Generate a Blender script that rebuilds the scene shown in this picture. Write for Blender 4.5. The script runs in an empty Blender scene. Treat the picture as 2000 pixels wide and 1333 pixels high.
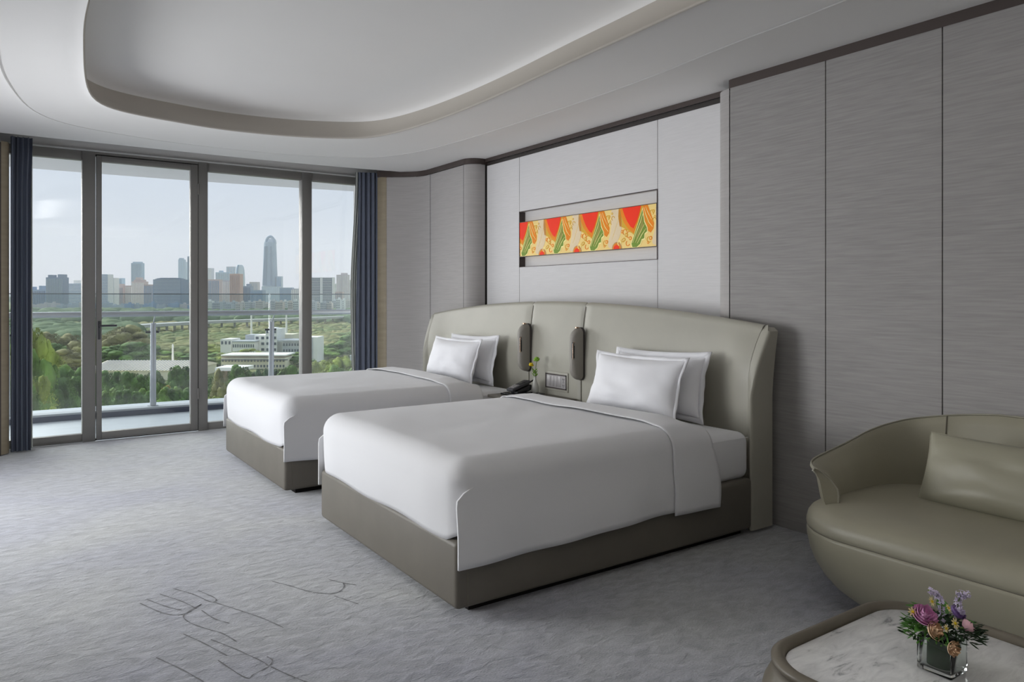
import bpy, bmesh, math, random
from mathutils import Vector, Matrix, noise as mnoise
random.seed(7)
PI = math.pi
col = bpy.context.scene.collection
scene = bpy.context.scene

# ---------------------------------------------------------------- camera
F = 1435.0; H = 1.25; TH = math.radians(34.6); HY = 580.0
SN, CS = math.sin(TH), math.cos(TH)
cam_d = bpy.data.cameras.new('camera'); cam = bpy.data.objects.new('camera', cam_d); col.objects.link(cam)
cam_d.sensor_width = 36.0; cam_d.lens = 36.0 * F / 2000.0
cam_d.shift_y = -(1333 / 2 - HY) / 2000.0
cam_d.clip_start = 0.05; cam_d.clip_end = 20000
cam.location = (0, 0, H); cam.rotation_euler = (PI / 2, 0, -TH)
scene.camera = cam

# ---------------------------------------------------------------- world, sun, exposure
scene.view_settings.view_transform = 'Standard'
scene.view_settings.look = 'None'
scene.view_settings.gamma = 1.0
scene.view_settings.use_curve_mapping = False
scene.view_settings.exposure = 0.20
scene.cycles.volume_bounces = 3
world = bpy.data.worlds.new('world'); scene.world = world; world.use_nodes = True
wn = world.node_tree.nodes; wl = world.node_tree.links; wn.clear()
w_out = wn.new('ShaderNodeOutputWorld'); w_bg = wn.new('ShaderNodeBackground')
w_tc = wn.new('ShaderNodeTexCoord'); w_sep = wn.new('ShaderNodeSeparateXYZ'); w_ramp = wn.new('ShaderNodeValToRGB')
wl.new(w_tc.outputs['Generated'], w_sep.inputs[0]); wl.new(w_sep.outputs['Z'], w_ramp.inputs[0])
w_ramp.color_ramp.elements[0].position = 0.0; w_ramp.color_ramp.elements[0].color = (0.66, 0.665, 0.76, 1)
w_ramp.color_ramp.elements[1].position = 0.35; w_ramp.color_ramp.elements[1].color = (0.60, 0.70, 0.84, 1)
e = w_ramp.color_ramp.elements.new(0.12); e.color = (0.63, 0.69, 0.80, 1)
wl.new(w_ramp.outputs[0], w_bg.inputs[0]); w_bg.inputs[1].default_value = 0.86
wl.new(w_bg.outputs[0], w_out.inputs[0])

def sun_light(direction, strength, angle, color):
    d = bpy.data.lights.new('sun', 'SUN'); d.energy = strength; d.angle = math.radians(angle); d.color = color
    o = bpy.data.objects.new('sun', d); col.objects.link(o); o.location = (-20, 30, 40)
    o.rotation_euler = Vector(direction).to_track_quat('-Z', 'Y').to_euler()
    return o
sun_light((0.55, -0.92, -0.50), 6.0, 62, (1.0, 0.985, 0.97))     # hazy sun high over the city, seen through the glass fronts

def area(name, loc, direction, sx, sy, power, color):
    d = bpy.data.lights.new(name, 'AREA'); d.shape = 'RECTANGLE'; d.size = sx; d.size_y = sy; d.energy = power; d.color = color
    o = bpy.data.objects.new(name, d); col.objects.link(o); o.location = loc
    o.rotation_euler = Vector(direction).to_track_quat('-Z', 'Y').to_euler()
    return o
area('added_side_light', (-1.58, 5.5, 1.0), (1, -0.55, -0.12), 2.1, 1.5, 50, (0.97, 0.98, 1.0)).data.spread = math.radians(135)  # added area lamp, unseen, standing in for daylight from an assumed side window

area('near_wall_fill', (1.0, -1.7, 2.3), (0, -1, -0.45), 2.6, 0.5, 12, (1.0, 0.97, 0.93))     # added fill lamp, out of view, bounced off the wall behind the viewpoint
area('recess_fill_strip', (0.55, 0.3, 2.48), (0, 0, 1), 0.08, 3.0, 15, (1.0, 0.98, 0.95)).rotation_euler = (PI, 0.3, 0)     # added fill strip, unseen in the ceiling recess, shining up for top light

# ---------------------------------------------------------------- helpers
def unproj_z(px, py, z):
    d = (z - H) * F / (HY - py); t = (px - 1000) / F
    return d * (SN + CS * t), d * (CS - SN * t)
def at(px, py, d):                      # a far point: ray through (px, py) at depth d metres
    t = (px - 1000) / F
    return Vector((d * (SN + CS * t), d * (CS - SN * t), H + (HY - py) / F * d))
def sm(t): t = max(0.0, min(1.0, t)); return t * t * (3 - 2 * t)
def lerp(a, b, t): return a + (b - a) * t
def link(o, parent=None):
    col.objects.link(o)
    if parent is not None: o.parent = parent
    return o
def smooth(me, ang=None):
    me.polygons.foreach_set('use_smooth', [True] * len(me.polygons))
    if ang is not None:
        bm = bmesh.new(); bm.from_mesh(me)
        for ed in bm.edges:
            if len(ed.link_faces) == 2 and ed.calc_face_angle(0) > math.radians(ang): ed.smooth = False
        bm.to_mesh(me); bm.free()
def mk(name, verts, faces, mat, parent=None, sh=True, ang=40, recalc=True):
    me = bpy.data.meshes.new(name); me.from_pydata([tuple(v) for v in verts], [], faces)
    if recalc:
        bm = bmesh.new(); bm.from_mesh(me); bmesh.ops.recalc_face_normals(bm, faces=bm.faces); bm.to_mesh(me); bm.free()
    if sh: smooth(me, ang)
    if mat: me.materials.append(mat)
    return link(bpy.data.objects.new(name, me), parent)
def bm_obj(name, bm, mat, parent=None, sh=True, ang=40):
    me = bpy.data.meshes.new(name); bm.to_mesh(me); bm.free()
    if sh: smooth(me, ang)
    for m in (mat if isinstance(mat, (list, tuple)) else [mat]): me.materials.append(m)
    return link(bpy.data.objects.new(name, me), parent)
def bbox(bm, x0, x1, y0, y1, z0, z1, bev=0.0, seg=2, mi=0):
    r = bmesh.ops.create_cube(bm, size=1.0); vs = r['verts']
    for v in vs:
        v.co = Vector((lerp(x0, x1, v.co.x + .5), lerp(y0, y1, v.co.y + .5), lerp(z0, z1, v.co.z + .5)))
    fs = set(f for v in vs for f in v.link_faces)
    for f in fs: f.material_index = mi
    if bev > 0:
        es = list(set(e for v in vs for e in v.link_edges))
        bmesh.ops.bevel(bm, geom=es, offset=bev, segments=seg, profile=0.5, affect='EDGES', material=-1)
def box(name, x0, x1, y0, y1, z0, z1, mat, parent=None, bev=0.0, seg=2):
    bm = bmesh.new(); bbox(bm, x0, x1, y0, y1, z0, z1, bev, seg)
    return bm_obj(name, bm, mat, parent)
def tube(bm, pts, r, n=8, closed=False, cap=True):
    pts = [Vector(p) for p in pts]; rings = []
    up = Vector((0, 0, 1)); L = len(pts)
    rr = r if isinstance(r, (list, tuple)) else [r] * L
    prev = None
    for i, p in enumerate(pts):
        if closed: t = (pts[(i + 1) % L] - pts[i - 1])
        else: t = (pts[min(i + 1, L - 1)] - pts[max(i - 1, 0)])
        t.normalize()
        if prev is None:
            a = t.cross(up)
            if a.length < 1e-3: a = t.cross(Vector((1, 0, 0)))
        else: a = prev - t * prev.dot(t)
        a.normalize(); b = t.cross(a); prev = a
        rings.append([bm.verts.new(p + (a * math.cos(2 * PI * k / n) + b * math.sin(2 * PI * k / n)) * rr[i]) for k in range(n)])
    for i in range(L if closed else L - 1):
        A, B = rings[i], rings[(i + 1) % L]
        for k in range(n): bm.faces.new((A[k], A[(k + 1) % n], B[(k + 1) % n], B[k]))
    if cap and not closed:
        bm.faces.new(rings[0][::-1]); bm.faces.new(rings[-1])
def tube_obj(name, pts, r, mat, parent=None, n=8, closed=False):
    bm = bmesh.new(); tube(bm, pts, r, n, closed); bmesh.ops.recalc_face_normals(bm, faces=bm.faces)
    return bm_obj(name, bm, mat, parent, ang=50)
def grid(name, P, nu, nv, mat, parent=None, cu=False, cv=False, keep=None, ang=60, capu=False):
    vs = [P(i, j) for i in range(nu) for j in range(nv)]; fs = []
    for i in range(nu if cu else nu - 1):
        for j in range(nv if cv else nv - 1):
            if keep and not keep(i, j): continue
            i2, j2 = (i + 1) % nu, (j + 1) % nv
            fs.append((i * nv + j, i2 * nv + j, i2 * nv + j2, i * nv + j2))
    used = sorted(set(k for f in fs for k in f)); mp = {k: n for n, k in enumerate(used)}
    return mk(name, [vs[k] for k in used], [tuple(mp[k] for k in f) for f in fs], mat, parent, ang=ang)
def loft(name, rings, mat, parent=None, cap0=True, cap1=True, ang=50):
    n = len(rings[0]); vs = [v for r in rings for v in r]; fs = []
    for i in range(len(rings) - 1):
        for k in range(n): fs.append((i * n + k, i * n + (k + 1) % n, (i + 1) * n + (k + 1) % n, (i + 1) * n + k))
    if cap0: fs.append(tuple(range(n))[::-1])
    if cap1: fs.append(tuple((len(rings) - 1) * n + k for k in range(n)))
    return mk(name, vs, fs, mat, parent, ang=ang)
def lathe(name, prof, mat, parent=None, n=24, c=(0, 0, 0)):
    return loft(name, [[(c[0] + r * math.cos(2 * PI * k / n), c[1] + r * math.sin(2 * PI * k / n), c[2] + z) for k in range(n)] for r, z in prof], mat, parent)
def empty(name, loc, label, cat, group=None):
    o = bpy.data.objects.new(name, None); col.objects.link(o); o.location = loc; o.empty_display_size = 0.1
    o['label'] = label; o['category'] = cat
    if group: o['group'] = group
    return o
def tag(o, label=None, cat=None, group=None, kind=None):
    if label: o['label'] = label
    if cat: o['category'] = cat
    if group: o['group'] = group
    if kind: o['kind'] = kind
    return o
def struct(o, label): return tag(o, label, None, None, 'structure')
def shift(o, loc):                      # mesh in world coords -> local to a parent empty at loc
    o.location = (-loc[0], -loc[1], -loc[2])
class T:                                # a thing: an Empty at its base, parts given in world coordinates
    def __init__(s, name, loc, label, cat, group=None):
        s.loc = loc; s.o = empty(name, loc, label, cat, group)
    def add(s, o, label=None, kind=None):
        o.parent = s.o; o.location = (-s.loc[0], -s.loc[1], -s.loc[2]); tag(o, label, kind=kind); return o
def sub(o, parent):                     # sub-part in the same coordinates as its part
    o.parent = parent; return o
def copy_tree(o, parent=None):
    c = o.copy(); col.objects.link(c); c.parent = parent
    for ch in list(o.children): copy_tree(ch, c)
    return c

# ---------------------------------------------------------------- materials
def mat(name, color, rough=0.6, spec=0.5, metal=0.0, var=0.0, vscale=(5, 5, 5), bump=0.0, bscale=(80, 80, 80), sheen=0.0, color2=None, bdist=0.002, coat=0.0, detail=6.0):
    m = bpy.data.materials.new(name); m.use_nodes = True; nt = m.node_tree; N, L = nt.nodes, nt.links
    b = N['Principled BSDF']; b.inputs['Base Color'].default_value = (*color, 1)
    b.inputs['Roughness'].default_value = rough; b.inputs['Specular IOR Level'].default_value = spec; b.inputs['Metallic'].default_value = metal
    b.inputs['Sheen Weight'].default_value = sheen; b.inputs['Coat Weight'].default_value = coat
    tc = N.new('ShaderNodeTexCoord')
    if var > 0 or color2:
        mp = N.new('ShaderNodeMapping'); mp.inputs['Scale'].default_value = vscale
        nz = N.new('ShaderNodeTexNoise'); nz.inputs['Scale'].default_value = 1.0; nz.inputs['Detail'].default_value = detail
        r = N.new('ShaderNodeValToRGB'); r.color_ramp.elements[0].position = 0.3; r.color_ramp.elements[1].position = 0.7
        c2 = color2 if color2 else tuple(min(1, c * (1 + var)) for c in color)
        c1 = color if color2 else tuple(c * (1 - var) for c in color)
        r.color_ramp.elements[0].color = (*c1, 1); r.color_ramp.elements[1].color = (*c2, 1)
        L.new(tc.outputs['Object'], mp.inputs[0]); L.new(mp.outputs[0], nz.inputs[0]); L.new(nz.outputs[0], r.inputs[0]); L.new(r.outputs[0], b.inputs['Base Color'])
    if bump > 0:
        mp2 = N.new('ShaderNodeMapping'); mp2.inputs['Scale'].default_value = bscale
        n2 = N.new('ShaderNodeTexNoise'); n2.inputs['Scale'].default_value = 1.0; n2.inputs['Detail'].default_value = 3.0
        bp = N.new('ShaderNodeBump'); bp.inputs['Strength'].default_value = bump; bp.inputs['Distance'].default_value = bdist
        L.new(tc.outputs['Object'], mp2.inputs[0]); L.new(mp2.outputs[0], n2.inputs[0]); L.new(n2.outputs[0], bp.inputs['Height']); L.new(bp.outputs[0], b.inputs['Normal'])
    return m
def glass(name, tint=(0.98, 0.99, 0.99), refl=0.06):
    m = bpy.data.materials.new(name); m.use_nodes = True; nt = m.node_tree; N, L = nt.nodes, nt.links; N.clear()
    o = N.new('ShaderNodeOutputMaterial'); t = N.new('ShaderNodeBsdfTransparent'); g = N.new('ShaderNodeBsdfGlossy'); x = N.new('ShaderNodeMixShader')
    t.inputs[0].default_value = (*tint, 1); g.inputs['Roughness'].default_value = 0.02
    lw = N.new('ShaderNodeLayerWeight'); lw.inputs[0].default_value = 0.35
    mu = N.new('ShaderNodeMath'); mu.operation = 'MULTIPLY_ADD'; mu.inputs[1].default_value = 0.35; mu.inputs[2].default_value = refl * 0.4
    L.new(lw.outputs['Fresnel'], mu.inputs[0]); L.new(mu.outputs[0], x.inputs[0])
    L.new(t.outputs[0], x.inputs[1]); L.new(g.outputs[0], x.inputs[2]); L.new(x.outputs[0], o.inputs[0])
    return m
M = {}
M['ceiling'] = mat('ceiling_plaster', (0.88, 0.87, 0.855), 0.85, 0.2, var=0.01, vscale=(1.5, 1.5, 1.5))
M['cove'] = mat('shade_darkened_plaster', (0.52, 0.485, 0.435), 0.85, 0.2)  # ceiling plaster darkened: shade inside the recess put into the fascia colour
M['panel'] = mat('grey_fabric_panel', (0.36, 0.347, 0.338), 0.75, 0.3, var=0.10, vscale=(3, 6, 130), bump=0.35, bscale=(20, 20, 500), bdist=0.001)
M['panel_light'] = mat('pale_fabric_panel', (0.80, 0.79, 0.795), 0.75, 0.3, var=0.03, vscale=(3, 6, 130), bump=0.2, bscale=(20, 20, 500), bdist=0.001)
M['panel_column'] = mat('column_fabric_panel', (0.47, 0.45, 0.44), 0.75, 0.3, var=0.06, vscale=(3, 6, 130), bump=0.3, bscale=(20, 20, 500), bdist=0.001)
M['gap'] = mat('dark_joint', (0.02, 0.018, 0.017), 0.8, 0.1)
M['trim'] = mat('bronze_trim', (0.085, 0.066, 0.060), 0.45, 0.5, metal=0.3)
M['trim_dark'] = mat('dark_bronze_trim', (0.045, 0.037, 0.034), 0.5, 0.5)
M['frame'] = mat('window_frame', (0.26, 0.25, 0.238), 0.45, 0.5, metal=0.25, var=0.03)
M['glass'] = glass('window_glass')
M['rail_glass'] = glass('balustrade_glass', (0.93, 0.96, 0.96), 0.05)
M['steel'] = mat('brushed_steel', (0.42, 0.44, 0.47), 0.30, 0.5, metal=0.5)
M['rail_dark'] = mat('dark_cap', (0.16, 0.19, 0.21), 0.4, 0.5)
M['white_wall'] = mat('white_render', (0.74, 0.75, 0.73), 0.8, 0.2)
M['deck'] = mat('balcony_tile', (0.52, 0.56, 0.60), 0.35, 0.5, var=0.05, vscale=(1.5, 8, 1))
M['curb'] = mat('balcony_curb', (0.42, 0.45, 0.48), 0.6, 0.4)
M['curb_dark'] = mat('curb_dark', (0.075, 0.085, 0.12), 0.5, 0.4)
M['curtain'] = mat('navy_curtain', (0.135, 0.155, 0.21), 0.6, 0.3, sheen=0.3, var=0.1, vscale=(40, 40, 2))
M['sheer'] = mat('sheer_curtain', (0.62, 0.64, 0.60), 0.8, 0.2, var=0.05, vscale=(40, 40, 2))
M['beige'] = mat('beige_leather_edge', (0.34, 0.285, 0.20), 0.5, 0.4, var=0.08, vscale=(4, 4, 30))
M['linen'] = mat('white_linen', (0.77, 0.77, 0.785), 0.75, 0.25, sheen=0.15, bump=0.25, bscale=(8, 8, 8), bdist=0.006)
M['linen_pillow'] = mat('white_pillow_linen', (0.90, 0.90, 0.93), 0.75, 0.25, sheen=0.15, bump=0.30, bscale=(14, 14, 14), bdist=0.006)
M['base'] = mat('taupe_leather', (0.150, 0.136, 0.112), 0.5, 0.4, var=0.06, vscale=(6, 6, 6), bump=0.15, bscale=(300, 300, 300), bdist=0.0005)
M['leather'] = mat('sage_grey_leather', (0.40, 0.385, 0.325), 0.42, 0.45, var=0.04, vscale=(4, 4, 4), bump=0.15, bscale=(260, 260, 260), bdist=0.0006)
M['sofa'] = mat('olive_leather', (0.33, 0.31, 0.235), 0.40, 0.45, var=0.05, vscale=(4, 4, 4), bump=0.18, bscale=(260, 260, 260), bdist=0.0006)
M['seam'] = mat('leather_seam', (0.19, 0.175, 0.14), 0.7, 0.2)
M['piping'] = mat('leather_piping', (0.30, 0.285, 0.225), 0.4, 0.5)
M['table_leather'] = mat('taupe_table_leather', (0.15, 0.13, 0.098), 0.42, 0.45, var=0.06, vscale=(6, 6, 6), bump=0.15, bscale=(260, 260, 260), bdist=0.0006)
M['wood'] = mat('grey_oak', (0.28, 0.22, 0.165), 0.5, 0.4, var=0.2, vscale=(2, 3, 60))
M['black'] = mat('black_plastic', (0.012, 0.013, 0.016), 0.25, 0.5)
M['black_matt'] = mat('dark_grey_plastic', (0.06, 0.06, 0.068), 0.4, 0.5)
M['lamp'] = mat('taupe_lamp_leather', (0.30, 0.28, 0.25), 0.55, 0.4, bump=0.4, bscale=(500, 500, 500), bdist=0.0006)
M['copper'] = mat('copper', (0.55, 0.38, 0.27), 0.25, 0.5, metal=0.9)
M['switch'] = mat('switch_plate', (0.42, 0.40, 0.40), 0.35, 0.5, metal=0.3)
M['bronze'] = mat('bronze_frame', (0.07, 0.055, 0.055), 0.4, 0.5, metal=0.4)
M['ceramic'] = mat('cream_ceramic', (0.60, 0.60, 0.55), 0.3, 0.5)
M['stem'] = mat('green_stem', (0.12, 0.20, 0.05), 0.6, 0.3)
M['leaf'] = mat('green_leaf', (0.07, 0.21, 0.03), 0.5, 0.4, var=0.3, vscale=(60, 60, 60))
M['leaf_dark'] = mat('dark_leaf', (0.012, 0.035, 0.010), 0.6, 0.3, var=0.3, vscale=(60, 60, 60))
M['lime'] = mat('lime_petals', (0.22, 0.42, 0.04), 0.6, 0.3)
M['yellow'] = mat('yellow_petals', (0.75, 0.55, 0.02), 0.6, 0.3)
M['cream_petal'] = mat('cream_petals', (0.80, 0.68, 0.35), 0.6, 0.3)
M['pink'] = mat('pink_petals', (0.80, 0.40, 0.66), 0.6, 0.3, var=0.25, vscale=(80, 80, 80))
M['lilac'] = mat('lilac_petals', (0.70, 0.62, 0.84), 0.6, 0.3, var=0.25, vscale=(90, 90, 90))
M['violet'] = mat('violet_petals', (0.22, 0.13, 0.36), 0.6, 0.3, var=0.2, vscale=(80, 80, 80))
M['peach'] = mat('peach_petals', (0.90, 0.62, 0.40), 0.6, 0.3, var=0.15, vscale=(80, 80, 80))
M['blush'] = mat('blush_petals', (0.85, 0.52, 0.58), 0.6, 0.3, var=0.15, vscale=(80, 80, 80))
M['cushion'] = mat('olive_cushion_leather', (0.32, 0.305, 0.23), 0.45, 0.45, var=0.05, vscale=(4, 4, 4), bump=0.15, bscale=(260, 260, 260), bdist=0.0006)

def carpet_mat():
    m = bpy.data.materials.new('grey_carpet'); m.use_nodes = True; nt = m.node_tree; N, L = nt.nodes, nt.links
    b = N['Principled BSDF']; b.inputs['Roughness'].default_value = 0.95; b.inputs['Specular IOR Level'].default_value = 0.1; b.inputs['Sheen Weight'].default_value = 0.7; b.inputs['Sheen Roughness'].default_value = 0.4
    tc = N.new('ShaderNodeTexCoord')
    def nz(scale, rot, det, dist=0.0):
        mp = N.new('ShaderNodeMapping'); mp.inputs['Scale'].default_value = scale; mp.inputs['Rotation'].default_value = (0, 0, rot)
        n = N.new('ShaderNodeTexNoise'); n.inputs['Scale'].default_value = 1.0; n.inputs['Detail'].default_value = det; n.inputs['Distortion'].default_value = dist
        L.new(tc.outputs['Object'], mp.inputs[0]); L.new(mp.outputs[0], n.inputs[0]); return n
    a = nz((0.9, 0.9, 1), 0.3, 3, 0.5); c = nz((13, 24, 1), 0.55, 9, 0.7); f = nz((110, 170, 1), 0.5, 4)
    r1 = N.new('ShaderNodeValToRGB'); r1.color_ramp.elements[0].position = 0.35; r1.color_ramp.elements[1].position = 0.65
    r1.color_ramp.elements[0].color = (0.355, 0.365, 0.43, 1); r1.color_ramp.elements[1].color = (0.44, 0.45, 0.45, 1)
    L.new(a.outputs[0], r1.inputs[0])
    r2 = N.new('ShaderNodeMapRange'); r2.inputs[1].default_value = 0.25; r2.inputs[2].default_value = 0.75; r2.inputs[3].default_value = 0.72; r2.inputs[4].default_value = 1.20
    L.new(c.outputs[0], r2.inputs[0])
    r3 = N.new('ShaderNodeMapRange'); r3.inputs[1].default_value = 0.2; r3.inputs[2].default_value = 0.8; r3.inputs[3].default_value = 0.80; r3.inputs[4].default_value = 1.18
    L.new(f.outputs[0], r3.inputs[0])
    mu = N.new('ShaderNodeMath'); mu.operation = 'MULTIPLY'; L.new(r2.outputs[0], mu.inputs[0]); L.new(r3.outputs[0], mu.inputs[1])
    vm = N.new('ShaderNodeVectorMath'); vm.operation = 'SCALE'; L.new(r1.outputs[0], vm.inputs[0]); L.new(mu.outputs[0], vm.inputs['Scale'])
    L.new(vm.outputs[0], b.inputs['Base Color'])
    ad = N.new('ShaderNodeMath'); ad.operation = 'MULTIPLY_ADD'; ad.inputs[1].default_value = 0.35; L.new(f.outputs[0], ad.inputs[0]); L.new(c.outputs[0], ad.inputs[2])
    bp = N.new('ShaderNodeBump'); bp.inputs['Strength'].default_value = 0.75; bp.inputs['Distance'].default_value = 0.012
    L.new(ad.outputs[0], bp.inputs['Height']); L.new(bp.outputs[0], b.inputs['Normal'])
    return m
M['carpet'] = carpet_mat()
M['carpet_groove'] = mat('carpet_groove', (0.23, 0.23, 0.235), 0.95, 0.1)
def marble_mat():
    m = bpy.data.materials.new('white_marble'); m.use_nodes = True; nt = m.node_tree; N, L = nt.nodes, nt.links
    b = N['Principled BSDF']; b.inputs['Roughness'].default_value = 0.14; b.inputs['Specular IOR Level'].default_value = 0.45
    tc = N.new('ShaderNodeTexCoord'); mp = N.new('ShaderNodeMapping'); mp.inputs['Scale'].default_value = (9, 30, 9); mp.inputs['Rotation'].default_value = (0, 0, 0.42)
    n = N.new('ShaderNodeTexNoise'); n.inputs['Scale'].default_value = 1.0; n.inputs['Detail'].default_value = 9; n.inputs['Distortion'].default_value = 0.9; n.inputs['Roughness'].default_value = 0.65
    r = N.new('ShaderNodeValToRGB'); E = r.color_ramp.elements
    E[0].position = 0.30; E[0].color = (0.26, 0.265, 0.27, 1); E[1].position = 0.60; E[1].color = (0.80, 0.80, 0.79, 1)
    x = E.new(0.42); x.color = (0.66, 0.66, 0.66, 1)
    L.new(tc.outputs['Object'], mp.inputs[0]); L.new(mp.outputs[0], n.inputs[0]); L.new(n.outputs[0], r.inputs[0]); L.new(r.outputs[0], b.inputs['Base Color'])
    return m
M['marble'] = marble_mat()

# ================================================================ ROOM SHELL
ZC = 2.516; ZP = 2.464
# floor
fl = struct(box('floor', -1.75, 3.9, -3.3, 7.29, -0.12, 0.0, M['carpet']), 'grey blue cut pile carpet with carved arch lines covering the room')
gp = [[(770,900),(870,945),(950,965),(1020,958),(1070,930),(1110,905)], [(810,880),(920,920),(1000,938)],
      [(1110,905),(1040,945),(1010,975),(1050,1010),(1150,1045),(1220,1065),(1300,1110)], [(955,820),(1060,850),(1150,890),(1185,890),(1180,870),(1090,830)],
      [(1180,895),(1320,940),(1450,985),(1560,1035)], [(1500,780),(1600,805),(1700,835),(1800,848),(1860,840),(1895,810),(1890,790)],
      [(1160,1100),(1300,1155),(1440,1220),(1480,1245),(1500,1215),(1470,1195)], [(860,1200),(1000,1265),(1120,1333)],
      [(1200,1215),(1350,1310),(1400,1290),(1480,1250)], [(1490,1250),(1600,1300),(1700,1340)],
      [(1110,940),(1180,985),(1260,1010)], [(1810,770),(1900,790),(1960,800)], [(1840,860),(1900,880),(1973,905)], [(880,850),(1000,890),(1080,930)],
      [(1010,1070),(1120,1120),(1250,1190)]]
gbm = bmesh.new()
for pl in gp:
    P = [Vector((*unproj_z(a / 2.819, 860 + b / 2.819, 0.0), 0.0012)) for a, b in pl]
    Q = []
    for i in range(len(P) - 1):
        p0, p1, p2, p3 = P[max(i-1,0)], P[i], P[i+1], P[min(i+2,len(P)-1)]
        for k in range(6):
            t = k / 6; Q.append(0.5 * ((2*p1) + (p2-p0)*t + (2*p0-5*p1+4*p2-p3)*t*t + (3*p1-p0-3*p2+p3)*t**3))
    Q.append(P[-1]); prev = None
    for i, q in enumerate(Q):
        t = (Q[min(i+1,len(Q)-1)] - Q[max(i-1,0)]).normalized(); n = Vector((-t.y, t.x, 0)) * (0.0020 + 0.0008 * math.sin(i * 1.3))
        a, b = gbm.verts.new(q + n), gbm.verts.new(q - n)
        if prev: gbm.faces.new((prev[0], prev[1], b, a))
        prev = (a, b)
sub(bm_obj('carved_line', gbm, M['carpet_groove'], fl), fl)['kind'] = 'stuff'

# window wall (far end): pieces of wall above and below the frames, outer sides
WY = 7.29
wb = struct(box('wall_back', -1.75, 3.9, WY, WY + 0.22, 2.508, 3.1, M['ceiling']), 'pale wall band above the window frames')
sub(box('side_strip', 3.10, 3.9, WY, WY + 0.22, 0, 2.508, M['ceiling']), wb)
sub(box('side_strip', -1.75, -0.12, WY, WY + 0.22, 0, 2.508, M['ceiling']), wb)
sub(box('light_strip', -0.12, 3.10, WY - 0.03, WY, 2.506, 2.516, M['white_wall']), wb)
D = 0.07
def winframe(name, n_label, x0, x1, zb=0.07, zt=2.427, left=None, right=None):
    w = T(name, ((x0 + x1) / 2, WY, 0), n_label, None); del w.o['category']; w.o['kind'] = 'structure'
    w.add(box('bottom_rail', x0, x1, WY, WY + D, 0.0, zb, M['frame'], bev=0.003))
    w.add(box('top_rail', x0, x1, WY, WY + D, zt, 2.506, M['frame'], bev=0.003))
    w.add(box('glass_pane', x0, x1, WY + 0.03, WY + 0.042, zb, zt, M['glass']))
    return w
winframe('window_1', 'leftmost fixed glass pane beside the left curtain', -0.12, 0.544)
winframe('window_2', 'wide fixed glass pane behind the far bed foot', 1.562, 2.458)
winframe('window_3', 'rightmost fixed glass pane beside the right curtain', 2.558, 3.10)
for n, (a, b, lb) in enumerate([(0.544, 0.644, 'grey mullion on the left of the glass door'), (1.479, 1.562, 'grey mullion on the right of the glass door'), (2.458, 2.558, 'grey mullion between the two right panes')]):
    o = struct(box('trim_%d' % (n + 1), a, b, WY - 0.012, WY + D + 0.02, 0, 2.506, M['frame'], bev=0.004), lb)
struct(box('trim_4', -0.12, -0.02, WY - 0.012, WY + D, 0, 2.506, M['frame'], bev=0.004), 'grey end mullion behind the left curtain')
d1 = T('door_1', (1.06, WY, 0), 'glazed balcony door leaf with grey frame and lever handle', None); del d1.o['category']; d1.o['kind'] = 'structure'
bm = bmesh.new()
bbox(bm, .650, .6905, WY - .02, WY + .04, .012, 2.475, .003); bbox(bm, 1.41, 1.473, WY - .02, WY + .04, .012, 2.475, .003)
bbox(bm, .6905, 1.41, WY - .02, WY + .04, .012, .075, .003); bbox(bm, .6905, 1.41, WY - .02, WY + .04, 2.425, 2.475, .003)
d1.add(bm_obj('leaf_frame', bm, M['frame']))
d1.add(box('glass_pane', .6905, 1.41, WY + .004, WY + .016, .075, 2.425, M['glass']))
d1.add(box('door_gap', .644, 1.479, WY + .02, WY + .06, .0, .012, M['gap']))
d1.add(box('door_gap', .644, 1.479, WY + .02, WY + .06, 2.475, 2.484, M['gap']))
d1.add(box('head_rail', .644, 1.479, WY - .005, WY + .06, 2.484, 2.506, M['frame']))
hd = d1.add(box('handle', .660, .680, WY - .03, WY - .02, .88, 1.04, M['black_matt'], bev=.003))
hb = bmesh.new(); tube(hb, [(.670, WY - .03, 1.0), (.670, WY - .075, 1.0)], .008); tube(hb, [(.668, WY - .075, 1.0), (.80, WY - .078, 1.0)], .009)
sub(bm_obj('lever', hb, M['black_matt']), hd)
for k in (0.3, 2.2): d1.add(tube_obj('hinge', [(1.476, WY - .02, k), (1.476, WY - .02, k + .1)], .008, M['frame']))

# right hand wall (headboard wall)
wr = struct(box('wall_right', 3.74, 3.95, -3.3, 7.5, 0, 3.1, M['gap']), 'grey fabric panelled wall with a paler recess behind the headboard')
XR = 3.47; XB = 3.65; G = 0.0022
def panel(x, y0, y1, z0, z1, m, thick=0.02, lbl=None):
    o = sub(box('panel', x, x + thick, y0 + G, y1 - G, z0, z1, m, bev=0.0015, seg=1), wr); tag(o, lbl); return o
ys = [2.80, 2.193, 1.621, 1.049, 0.477, -0.095, -0.667, -1.239, -1.811, -2.383, -2.955]
for a, b in zip(ys[:-1], ys[1:]): panel(XR, b, a, 0.0, ZP, M['panel'])
sub(box('backing', XR + .021, 3.74, -3.3, 2.80, 0, ZP + .05, M['gap']), wr)
def extr(name, pts, z0, z1, m, parent):     # open vertical ribbon along plan points
    vs = [(x, y, z0) for x, y in pts] + [(x, y, z1) for x, y in pts]; n = len(pts)
    me = mk(name, vs, [(i, i + 1, n + i + 1, n + i) for i in range(n - 1)], m, parent, recalc=False); return me
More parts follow.
